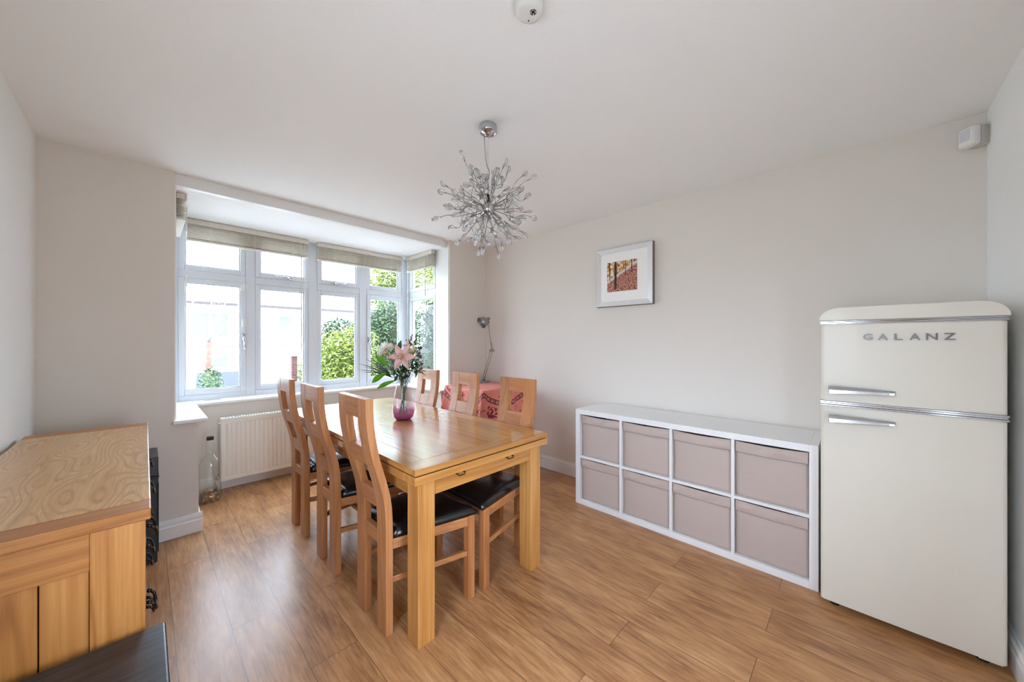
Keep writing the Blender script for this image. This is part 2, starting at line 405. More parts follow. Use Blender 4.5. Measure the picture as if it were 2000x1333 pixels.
lever(lows[0][0], .650, YF-.008, 1.34); lever(lows[3][0], 1.858, YF-.008, 1.32)
lever(lows[1][1], 1.02, YF-.008, 1.945, True, -1); lever(lows[2][1], 1.47, YF-.008, 1.945, True, 1)
# right and left cheek windows of the bay
def side_window(name, face, inward, y0, y1):
    w = bpy.data.objects.new(name, None); COL.objects.link(w); w.location = (face, (y0+y1)/2, .776); struct(w)
    f = MB(); d0, d1 = sorted((face, face-inward*.07))
    f.box(d0, d1, y0, y0+.045, .776, 2.357); f.box(d0, d1, y1-.06, y1, .776, 2.357)
    for a, b in ((.776, .832), (1.860, 1.928), (2.312, 2.357)): f.box(d0, d1, y0+.045, y1-.06, a, b)
    f.build('frame', MT['upvc'], w, bevel=.004)
    lo = sash(w, 'casement', y0+.045, y1-.06, .832, 1.860, face+inward*.006, 'x', .042, inward)
    sash(w, 'top_light', y0+.045, y1-.06, 1.928, 2.312, face+inward*.006, 'x', .042, inward)
    return w, lo
w2, lo2 = side_window('window_2', 2.372, -1, 3.505, 4.186)
w3, lo3 = side_window('window_3', .140, 1, 3.565, 4.186)

# window contacts of the alarm
def contact(name, label, x, y, z, sx, sz, base=True):
    t = thing(name, label, 'sensor', (x, y, z))
    MB().box(x-sx/2, x+sx/2, y-.018, y, z-sz/2, z+sz/2).build('housing', MT['plastic'], t, bevel=.004, seg=3)
    MB().box(x+sx/2+.003, x+sx/2+.013, y-.012, y, z-sz/2*.8, z+sz/2*.8).build('magnet', MT['plastic'], t, bevel=.002)
contact('window_contact', 'cream alarm contact at the top right corner of the leftmost casement', .645, YF-.0085, 1.81, .036, .062)
contact('window_contact', 'small white alarm contact just above the lever of the leftmost casement', .648, YF-.0085, 1.475, .018, .075)

# ------------------------------------------------------------------ venetian blinds, drawn up
def blind(label, p0, p1, inward, z0=2.165, z1=2.354, wand=None, wand_len=.7, dep=.05, nl=9, cords=()):
    """p0,p1 = ends of the blind's room-side face on plan; inward = unit vector into the room"""
    p0, p1, n = Vector((*p0, 0)), Vector((*p1, 0)), Vector((*inward, 0)); d = (p1-p0).normalized(); L_ = (p1-p0).length
    t = thing('venetian_blind', label, 'blind', (p0+p1)/2+Vector((0, 0, z0)), 'venetian blinds in the bay')
    def slab(mb, a, b, q0, q1, zz0, zz1, tilt=0.0):
        c = [p0+d*a+n*q0, p0+d*b+n*q0, p0+d*b+n*q1, p0+d*a+n*q1]
        mb.hexa([(v.x, v.y, zz0+(tilt if i > 1 else 0)) for i, v in enumerate(c)], [(v.x, v.y, zz1+(tilt if i > 1 else 0)) for i, v in enumerate(c)])
    hr = MB(); slab(hr, 0, L_, -dep, -.005, z1-.042, z1); hr.build('headrail', MT['blind'], t, bevel=.002)
    va = MB(); slab(va, -.004, L_+.004, -.005, .006, z1-.047, z1-.002); va.build('valance', MT['blind'], t, bevel=.002)
    st = MB(); ztop = z1-.055; zb = z0+.018
    for k in range(nl):
        zz = zb + (ztop-zb)*k/(nl-1); jit = random.uniform(-.004, .004)
        slab(st, .002+random.uniform(0, .003), L_-.002-random.uniform(0, .003), -dep+jit, -.002+jit, zz, zz+.0032, .010+random.uniform(-.002, .002))
    st.build('slat_stack', MT['blind'], t)
    br_ = MB(); slab(br_, .001, L_-.001, -dep, -.002, z0, z0+.014); br_.build('bottom_rail', MT['blind'], t, bevel=.002)
    def P(a, q, z): v = p0+d*a+n*q; return (v.x, v.y, z)
    for a in (L_*.16, L_*.5, L_*.84):
        MB().tube([P(a+.016, .003, z1-.05), P(a+.012, .003, z0+.006), P(a, .003, z0+.003), P(a+.004, .003, z1-.05)], .0011, 5).build('ladder_cord', MT['cord'], t)
    if wand is not None:
        MB().tube([P(wand, .012, z1-.055), P(wand+.002, .014, z1-.07-wand_len)], .0042, 8).build('tilt_wand', MT['blind'], t, smooth=True)
    for a, ln, w in cords:
        c = MB(); c.tube([P(a, .01, z1-.05), P(a+w*.5, .012, z1-.05-ln*.5), P(a+w, .012, z1-.05-ln)], .0016, 6)
        v = p0+d*(a+w)+n*.012; c.lathe([(.001, 0), (.007, -.004), (.008, -.03), (.003, -.036)], (v.x, v.y, z1-.05-ln), 10); c.build('pull_cord', MT['cord'], t, smooth=True)
    return t
blind('wide cream slatted blind drawn up at the left half of the main window', (.245, 4.085), (1.180, 4.085), (0, -1), wand=.865, wand_len=1.1, cords=((.90, .58, .0),))
blind('cream slatted blind drawn up at the right half of the main window', (1.272, 4.085), (2.235, 4.085), (0, -1), wand=.885, wand_len=.35, cords=((.90, .62, .012),))
blind('short cream slatted blind over the narrow right side window of the bay', (2.282, 4.062), (2.282, 3.50), (-1, 0), wand=.45, wand_len=.45, cords=((.50, .9, .0),))
blind('short cream slatted blind seen end-on at the bay\'s left side beside the pier', (.205, 3.44), (.205, 4.03), (1, 0), wand=None, cords=((.10, .50, .02), (.16, .55, .06)))

# ------------------------------------------------------------------ radiator
def radiator():
    x0, x1, z0, z1, yf, yb = .458, 1.62, .105, .640, 3.900, 3.985
    t = thing('radiator', 'white ribbed panel radiator on the wall under the window', 'radiator', ((x0+x1)/2, yf+.05, z0))
    p = MB(); n = int((x1-x0-.05)/.0337); prof = [(x0, yf), ]
    pts = [(x0+.0, yf)]
    xs = x0+.028
    for k in range(n):
        a = xs+k*.0337
        pts += [(a, yf), (a+.006, yf+.006), (a+.011, yf+.006), (a+.017, yf)]
    pts += [(x1, yf), (x1, yf+.014), (x0, yf+.014)]
    p.prism(pts, 'z', z0+.035, z1-.045)
    p.box(x0, x1, yf, yf+.014, z0, z0+.035); p.box(x0, x1, yf, yf+.014, z1-.045, z1-.006)
    p.build('front_panel', MT['rad'], t, bevel=.002)
    MB().box(x0+.004, x1-.004, yb-.014, yb, z0, z1-.006).build('rear_panel', MT['rad'], t, bevel=.002)
    g = MB()
    g.box(x0, x1, yf+.002, yf+.016, z1-.006, z1); g.box(x0, x1, yb-.014, yb, z1-.006, z1)
    k = x0+.02
    while k < x1-.02: g.box(k, k+.011, yf+.016, yb-.014, z1-.006, z1); k += .02
    g.box(x0, x0+.02, yf+.016, yb-.014, z1-.006, z1); g.box(x1-.02, x1, yf+.016, yb-.014, z1-.006, z1)
    g.build('top_grille', MT['rad'], t)
    for xx in (x0-.002, x1+.002): MB().box(xx-.002, xx+.002, yf+.001, yb, z0+.003, z1).build('side_panel', MT['rad'], t, bevel=.001)
    v = MB(); v.tube([(x0, yf+.04, z0+.03), (x0-.03, yf+.04, z0+.03)], .008, 10); v.tube([(x0-.028, yf+.04, z0-.105), (x0-.028, yf+.04, z0+.03)], .0075, 10)
    v.lathe([(.010, 0), (.012, .004), (.012, .02), (.008, .026)], (x0-.028, yf+.04, z0+.034), 14)
    v.lathe([(.010, 0), (.013, .003), (.013, .012), (.010, .016)], (x0-.028, yf+.04, z0+.012), 6)
    v.build('valve', MT['chrome'], t, smooth=True)
    MB().lathe([(.006, 0), (.007, .012), (.004, .016)], (x0-.004, yf+.03, z1-.04), 10, Matrix.Rotation(-PI/2, 3, 'Y')).build('vent_plug', MT['plastic'], t)
    for xx in (x0+.2, x1-.2): MB().box(xx-.02, xx+.02, yb, 4.05, z0+.1, z1-.05).build('bracket', MT['rad'], t)
radiator()

# ------------------------------------------------------------------ alarm sensor and smoke alarm
def alarm_sensor():
    t = thing('motion_sensor', 'white motion sensor box high in the right corner near the ceiling', 'sensor', (2.80, YB, 2.27))
    R = Matrix.Rotation(math.radians(38), 3, 'Z')
    def rb(x0, x1, y0, y1, z0, z1, nm, mat, bev):
        m = MB(); m.box(x0, x1, y0, y1, z0, z1)
        for v in m.bm.verts: v.co = R @ v.co + Vector((2.842, YB+.045, 2.305))
        m.build(nm, mat, t, bevel=bev, seg=4)
    rb(-.032, .032, -.042, .0, -.045, .045, 'back_case', flat('grey_plastic', (196, 194, 186), .5, noise=.02), .004)
    rb(-.035, .035, .0, .042, -.048, .048, 'front_case', MT['plastic'], .014)
    rb(-.022, .022, .040, .0445, -.018, .034, 'lens_window', MT['lens'], .004)
    MB().tube([(2.862, YB+.008, 2.35), (2.872, YB+.008, 2.375), (2.866, YB+.006, 2.405), (2.862, YB+.005, 2.43)], .0025, 6).build('cable', MT['plastic'], t, smooth=True)
alarm_sensor()
def smoke():
    c = (.893, .788); t = thing('smoke_alarm', 'round white smoke alarm on the ceiling near the top edge', 'smoke alarm', (*c, 2.395))
    MB().lathe([(.001, 2.392), (.030, 2.392), (.042, 2.395), (.048, 2.404), (.049, 2.43)], (*c, 0), 48).build('housing', MT['plastic'], t, smooth=True)
    gx, gy = c[0]+.004, c[1]-.014
    g = MB()
    for r0, r1 in ((.0085, .0105), (.0005, .0055)):
        for k in range(4):
            a0 = PI/2*k+.16+.6; a1 = PI/2*(k+1)-.16+.6; n = 6
            for j in range(n):
                b0, b1 = a0+(a1-a0)*j/n, a0+(a1-a0)*(j+1)/n
                q = [(gx+r*math.cos(b), gy+r*math.sin(b)) for r, b in ((r0, b0), (r1, b0), (r1, b1), (r0, b1))]
                g.hexa([(*p, 2.3905) for p in q], [(*p, 2.3925) for p in q])
    g.build('sounder_grille', MT['black_hole'], t)
    MB().lathe([(.0022, 0), (.0022, .003)], (c[0]+.017, c[1]+.018, 2.3905), 10).build('test_light', MT['black_hole'], t)
smoke()

# ------------------------------------------------------------------ picture on the right wall
def mk_print():
    m, nt, p = newmat('autumn_wood_print'); L = nt.links
    tc = nt.nodes.new('ShaderNodeTexCoord'); sp = nt.nodes.new('ShaderNodeSeparateXYZ'); L.new(tc.outputs['Object'], sp.inputs[0])
    y, z = sp.outputs['Y'], sp.outputs['Z']                        # y runs right-to-left seen from the room
    n = nt.nodes.new('ShaderNodeTexNoise'); n.inputs['Scale'].default_value = 38; n.inputs['Detail'].default_value = 7; L.new(tc.outputs['Object'], n.inputs['Vector'])
    n2 = nt.nodes.new('ShaderNodeTexNoise'); n2.inputs['Scale'].default_value = 75; n2.inputs['Detail'].default_value = 6; n2.inputs['Roughness'].default_value = .75; L.new(tc.outputs['Object'], n2.inputs['Vector'])
    def ramp(fac, stops):
        r = nt.nodes.new('ShaderNodeValToRGB'); e = r.color_ramp.elements
        e[0].position, e[1].position = stops[0][0], stops[-1][0]; e[0].color = (*s2l(stops[0][1]), 1); e[1].color = (*s2l(stops[-1][1]), 1)
        for q, c in stops[1:-1]: k = e.new(q); k.color = (*s2l(c), 1)
        L.new(fac, r.inputs['Fac']); return r.outputs['Color']
    sky = ramp(n.outputs['Fac'], [(.35, (92, 56, 34)), (.45, (176, 120, 60)), (.52, (214, 178, 120)), (.62, (226, 222, 220))])
    gr = ramp(n2.outputs['Fac'], [(.36, (66, 38, 38)), (.45, (132, 76, 62)), (.52, (176, 112, 90)), (.58, (222, 172, 142)), (.66, (128, 92, 108))])
    hill = mathn(nt, 'ADD', z, mathn(nt, 'MULTIPLY', y, .55))      # slope falling to the left
    hill = mathn(nt, 'ADD', hill, mathn(nt, 'MULTIPLY', n.outputs['Fac'], .03))
    g = mathn(nt, 'LESS_THAN', hill, .165)
    def mix(f, a, b):
        k = nt.nodes.new('ShaderNodeMix'); k.data_type = 'RGBA'; L.new(f, k.inputs[0])
        for i, q in ((6, a), (7, b)):
            if isinstance(q, tuple): k.inputs[i].default_value = (*s2l(q), 1)
            else: L.new(q, k.inputs[i])
        return k.outputs[2]
    c = mix(g, sky, gr)
    path = mathn(nt, 'MULTIPLY', mathn(nt, 'GREATER_THAN', hill, .165), mathn(nt, 'LESS_THAN', hill, .185)); c = mix(path, c, (206, 204, 206))
    for y0, w, zb in ((.058, .010, .02), (-.035, .003, .13), (-.090, .004, .15), (.115, .004, .1)):
        bar = mathn(nt, 'LESS_THAN', mathn(nt, 'ABSOLUTE', mathn(nt, 'SUBTRACT', mathn(nt, 'ADD', y, mathn(nt, 'MULTIPLY', n.outputs['Fac'], .006)), y0+.003)), w)
        bar = mathn(nt, 'MULTIPLY', bar, mathn(nt, 'GREATER_THAN', z, zb)); c = mix(bar, c, (48, 36, 34))
    L.new(c, p.inputs['Base Color']); p.inputs['Roughness'].default_value = .4
    return m
def picture():
    y0, y1, z0, z1 = 1.188, 1.704, 1.607, 2.118; x = XR
    t = thing('picture_frame', 'silver framed autumn woodland print hanging on the right wall', 'picture', (x, (y0+y1)/2, z0))
    MB().box(x-.030, x-.001, y0, y1, z0, z1).build('backing', MT['frame_side'], t, bevel=.002)
    f = MB(); w = .046
    out = [(y0+.004, z0+.004), (y1-.004, z0+.004), (y1-.004, z1-.004), (y0+.004, z1-.004)]; inn = [(y0+w, z0+w), (y1-w, z0+w), (y1-w, z1-w), (y0+w, z1-w)]
    for k in range(4):
        a, b, c, d = out[k], out[(k+1) % 4], inn[(k+1) % 4], inn[k]
        f.hexa([(x-.030, *a), (x-.030, *b), (x-.030, *c), (x-.030, *d)], [(x-.040, *a), (x-.040, *b), (x-.033, *c), (x-.033, *d)])
    f.build('moulding', MT['silver'], t)
    m = MB(); iy0, iy1, iz0, iz1 = 1.322, 1.598, 1.736, 1.995
    for (a, b, c, d) in ((y0+w, iy0-.012, z0+w, z1-w), (iy1+.012, y1-w, z0+w, z1-w), (iy0-.012, iy1+.012, z0+w, iz0-.012), (iy0-.012, iy1+.012, iz1+.012, z1-w)):
        m.box(x-.0322, x-.030, a, b, c, d)
    m.build('outer_mount', MT['mat'], t)
    m = MB()
    for (a, b, c, d) in ((iy0-.012, iy0, iz0-.012, iz1+.012), (iy1, iy1+.012, iz0-.012, iz1+.012), (iy0, iy1, iz0-.012, iz0), (iy0, iy1, iz1, iz1+.012)):
        m.box(x-.0314, x-.030, a, b, c, d)
    m.build('inner_mount', MT['mat'], t)
    o = MB().box(-.0006, .0006, -(iy1-iy0)/2, (iy1-iy0)/2, 0, iz1-iz0).build('print', mk_print(), t, local=True)
    o.location = Vector((x-.0309, (iy0+iy1)/2, iz0)) - Vector(t.location)
picture()

# ================================================================== FURNITURE
# ------------------------------------------------------------------ dining table
def table():
    x0, x1, y0, y1 = .771, 1.637, 1.303, 3.205
    t = thing('dining_table', 'large oak extending dining table with a purple vase on it', 'table', (1.204, 2.25, 0))
    for lx in (.80, 1.518):
        for ly in (1.328, 3.075): MB().box(lx, lx+.084, ly, ly+.088, 0, .703).build('leg', W_table('z'), t, bevel=.003)
    b = .098
    def ring(mb, za, zb, ya, yb):
        mb.box(x0, x0+b, ya+b, yb, za, zb); mb.box(x1-b, x1, ya+b, yb, za, zb)
    # top boards: long side rails, end boards, centre panels, separated by dark V grooves
    g = .0016
    for a, c in ((x0, x0+b), (x1-b, x1)):
        MB().box(a, c, y0+b+g, 2.2-g, .744, .770).build('side_board', W_table('y'), t, bevel=.0007, seg=1)
        MB().box(a, c, 2.30+g, y1-b-g, .744, .770).build('side_board', W_table('y'), t, bevel=.0007, seg=1)
    for a, c in ((y0, y0+b), (2.2, 2.30), (y1-b, y1)):
        MB().box(x0, x1, a, c, .744, .770).build('end_board', W_table('x'), t, bevel=.0007, seg=1)
    for a, c in ((y0+b, 2.2), (2.3, y1-b)):
        MB().box(x0+b+g, x1-b-g, a+g, c-g, .744, .770).build('top_panel', W_table('y'), t, bevel=.0006, seg=1)
    MB().box(x0+.012, x1-.012, y0+.012, y1-.012, .738, .744).build('core', flat('groove_shadow_wood', (74, 44, 22), .6, noise=.1), t)
    MB().box(x0, x1, y0+.095, y1-.095, .704, .738).build('extension_leaf', W_table('y'), t, bevel=.002)
    for a, c in ((y0, y0+.093), (y1-.093, y1)): MB().box(x0, x1, a, c, .704, .738).build('leaf_end', W_table('x'), t, bevel=.002)
    for ly, s in ((1.336, 1), (3.128, 1)): MB().box(.884, 1.518, ly, ly+.022, .628, .704).build('end_apron', W_table('x'), t, bevel=.002)
    for lx in (.808, 1.572): MB().box(lx, lx+.022, 1.416, 3.075, .628, .704).build('side_apron', W_table('y'), t, bevel=.002)
    for hx in (1.024, 1.350):
        m = MB()
        for s in (-.021, .021): m.tube([(hx+s, 1.336, .690), (hx+s, 1.326, .690)], .0036, 8); m.ball((hx+s, 1.325, .690), .0044, 1)
        m.tube([(hx-.021, 1.322, .690), (hx-.017, 1.320, .681), (hx+.017, 1.320, .681), (hx+.021, 1.322, .690)], .0022, 6)
        m.build('bail_handle', MT['bronze'], t, smooth=True)
table()

# ------------------------------------------------------------------ dining chairs (local: rear legs at x=0, front towards +x)
STILE = [(0, 0), (0, .12), (0, .25), (0, .36), (0, .44), (-.001, .50), (-.004, .56), (-.013, .62), (-.028, .68), (-.046, .74), (-.060, .79), (-.071, .84), (-.080, .89), (-.086, .94), (-.089, .99), (-.090, 1.055)]
def stile_x(z):
    for (a, p), (b, q) in zip(STILE, STILE[1:]):
        if p <= z <= q: return a+(b-a)*(z-p)/(q-p)
    return STILE[-1][0]
def chair_proto():
    t = thing('dining_chair', '', 'chair', (0, 0, 0), 'oak dining chairs around the table')
    D = .034
    for s in (-1, 1):
        y0, y1 = sorted((s*.065, s*.152))
        m = MB()
        rings = []
        for x, z in STILE: rings.append([m.bm.verts.new((x, y0, z)), m.bm.verts.new((x+D, y0, z)), m.bm.verts.new((x+D, y1, z)), m.bm.verts.new((x, y1, z))])
        for a, b in zip(rings, rings[1:]):
            for k in range(4): m.bm.faces.new((a[k], a[(k+1) % 4], b[(k+1) % 4], b[k]))
        m.bm.faces.new(rings[0][::-1]); m.bm.faces.new(rings[-1])
        m.build('rear_leg', W_chair('z'), t, bevel=.003, local=True)
    def rail(z0, z1, nm, d=.0325, inset=.0008):
        m = MB(); n = 6; rings = []
        for k in range(n+1):
            z = z0+(z1-z0)*k/n; x = stile_x(z)+inset
            rings.append([m.bm.verts.new(p) for p in ((x, -.0655, z), (x+d, -.0655, z), (x+d, .0655, z), (x, .0655, z))])
        for a, b in zip(rings, rings[1:]):
            for k in range(4): m.bm.faces.new((a[k], a[(k+1) % 4], b[(k+1) % 4], b[k]))
        m.bm.faces.new(rings[0][::-1]); m.bm.faces.new(rings[-1])
        m.build(nm, W_chair('y'), t, bevel=.002, local=True)
    rail(.966, 1.0545, 'top_rail'); rail(.751, .836, 'back_rail'); rail(.548, .633, 'back_rail'); rail(.384, .442, 'seat_rail', .030, .002)
    FX = .395
    for s in (-1, 1):
        a, b = sorted((s*.192, s*.233)); MB().box(FX, FX+.042, a, b, 0, .420).build('front_leg', W_chair('z'), t, bevel=.003, local=True)
        y0a, y0b, y1a, y1b = s*.118, s*.145, s*.205, s*.228
        MB().hexa([(D, y0a, .372), (D, y0b, .372), (FX, y1b, .372), (FX, y1a, .372)], [(D, y0a, .418), (D, y0b, .418), (FX, y1b, .418), (FX, y1a, .418)]).build('side_apron', W_chair('x'), t, bevel=.002, local=True)
        MB().hexa([(D, s*.120, .220), (D, s*.140, .220), (FX, s*.224, .220), (FX, s*.204, .220)], [(D, s*.120, .246), (D, s*.140, .246), (FX, s*.224, .246), (FX, s*.204, .246)]).build('side_stretcher', W_chair('x'), t, bevel=.002, local=True)
    MB().box(FX+.010, FX+.034, -.192, .192, .372, .418).build('front_apron', W_chair('y'), t, bevel=.002, local=True)
    MB().box(.205, .228, -.163, .163, .222, .246).build('cross_stretcher', W_chair('y'), t, bevel=.002, local=True)
    # upholstered seat: trapezoid with rounded edges and a few creases
    m = MB(); NU, NV = 20, 20
    def hw(u): return .149+(.240-.149)*u
    def top(u, v):
        x = .036+(.450-.036)*u; y = hw(u)*(2*v-1)
        e = min(u/.12, (1-u)/.12, v/.12, (1-v)/.12, 1.0); e = max(e, 0.0)
        z = .436+.026*math.sqrt(1-(1-e)**2) + .013*math.sin(PI*u)*math.sin(PI*v) + .0022*math.sin(9*u+5*v*math.sin(4*u))*e
        return (x, y, z)
    V = [[m.bm.verts.new(top(i/NU, j/NV)) for j in range(NV+1)] for i in range(NU+1)]
    for i in range(NU):
        for j in range(NV): m.bm.faces.new((V[i][j], V[i+1][j], V[i+1][j+1], V[i][j+1]))
    per = [V[i][0] for i in range(NU+1)] + [V[NU][j] for j in range(1, NV+1)] + [V[i][NV] for i in range(NU-1, -1, -1)] + [V[0][j] for j in range(NV-1, 0, -1)]
    low = [m.bm.verts.new((v.co.x+(.003 if v.co.x < .2 else -.003), v.co.y*.985, .4185)) for v in per]
    for k in range(len(per)): m.bm.faces.new((per[k], per[(k+1) % len(per)], low[(k+1) % len(per)], low[k]))
    m.bm.faces.new(low)
    m.build('seat_cushion', MT['leather'], t, smooth=True, local=True)
    return t
ch = chair_proto()
CH = [
 ((.736, 1.637), 0, 'oak dining chair with black leather seat, nearest the camera on the radiator side'),
 ((.734, 2.232), 0, 'oak dining chair with black seat, middle of the row on the radiator side'),
 ((.738, 2.787), 0, 'oak dining chair closest to the radiator, farthest of the left row'),
 ((1.672, 1.640), PI, 'oak dining chair nearest the white cube shelf, its seat tucked under the table end'),
 ((1.685, 2.215), PI, 'oak dining chair in front of the red cloth, middle of the right row'),
 ((1.685, 2.745), PI, 'oak dining chair behind the vase of flowers, farthest of the right row'),
]
for i, ((x, y), rz, lab) in enumerate(CH):
    o = ch if i == 0 else copy_tree(ch)
    o.location = (x, y, 0); o.rotation_euler = (0, 0, rz); o['label'] = lab

# ------------------------------------------------------------------ cube shelf with eight fabric boxes
def shelf():
    x0, x1, y0, y1, Z = 2.432, 2.864, .150, 1.645, .757
    t = thing('cube_shelf', 'long low white cube shelf unit against the right wall', 'shelf', ((x0+x1)/2, (y0+y1)/2, 0))
    w = .038; iw = .017
    for a in (y0, y1-w): MB().box(x0, x1, a, a+w, 0, Z).build('side_panel', MT['white_board'], t, bevel=.0015)
    MB().box(x0, x1, y0+w, y1-w, Z-w, Z).build('top_panel', MT['white_board'], t, bevel=.0015)
    MB().box(x0, x1, y0+w, y1-w, .0, w).build('bottom_panel', MT['white_board'], t, bevel=.0015)
    cw = (y1-y0-2*w-3*iw)/4; chh = (Z-2*w-iw)/2
    for k in range(3):
        a = y0+w+cw*(k+1)+iw*k; MB().box(x0+.002, x1, a, a+iw, w, Z-w).build('divider', MT['white_board'], t, bevel=.001)
    for k in range(4):
        a = y0+w+(cw+iw)*k; MB().box(x0+.002, x1, a, a+cw, w+chh, w+chh+iw).build('shelf_board', MT['white_board'], t, bevel=.001)
    col = ['right end beside fridge', 'second from fridge', 'third from fridge', 'left end']
    for r in range(2):
        for k in range(4):
            by0 = y0+w+(cw+iw)*k+.004; by1 = by0+cw-.008; bz0 = w+(chh+iw)*r+.0005; bz1 = bz0+chh-.009
            xf = x0+.016+random.uniform(0, .006); seed = random.uniform(0, 50)
            b = thing('storage_box', 'taupe fabric box, %s row of the cube shelf, %s' % ('upper' if r else 'lower', col[k]), 'storage box', ((xf+x1-.03)/2, (by0+by1)/2, bz0), 'fabric boxes in the cube shelf')
            band = .062
            def wr(y, z, amp): return amp*(math.sin(14*y+seed)*math.sin(9*z+seed*.7)+.5*math.sin(33*y+21*z+seed))
            def front(u, v):
                y = by0+(by1-by0)*u; z = bz0+(bz1-bz0-band)*v
                e = min(u, 1-u)/.06; e = min(1, e)
                return (xf+.004*(1-e)**2+.010 - .006*math.sin(PI*u)*math.sin(PI*v)+wr(y, z, .0016), y, z)
            bod = MB(); bod.grid(front, 16, 12); bod.build('front_panel', MT['box'], b, smooth=True, thick=.003)
            sd = MB()
            sd.box(xf+.020, x1-.03, by0, by0+.004, bz0, bz1-.006); sd.box(xf+.020, x1-.03, by1-.004, by1, bz0, bz1-.006)
            sd.box(x1-.03, x1-.026, by0, by1, bz0, bz1-.006); sd.box(xf+.020, x1-.03, by0+.004, by1-.004, bz0, bz0+.004)
            sd.build('body', MT['box'], b)
            sag = random.uniform(.000, .004)
            def rim(u, v):
                y = by0+(by1-by0)*u; z = bz1-band+band*v - sag*math.sin(PI*u)*v - .004*math.sin(PI*u)
                bulge = .004*math.sin(PI*v)
                return (xf+.004-bulge+(wr(y, z*3, .0045)+.0022*math.sin(61*y+seed*3)*math.sin(40*z+9*y))*math.sin(PI*min(1, v+.15)), y, z)
            rm = MB(); rm.grid(rim, 40, 10); rm.build('rim_band', MT['box'], b, smooth=True, thick=.006)
shelf()

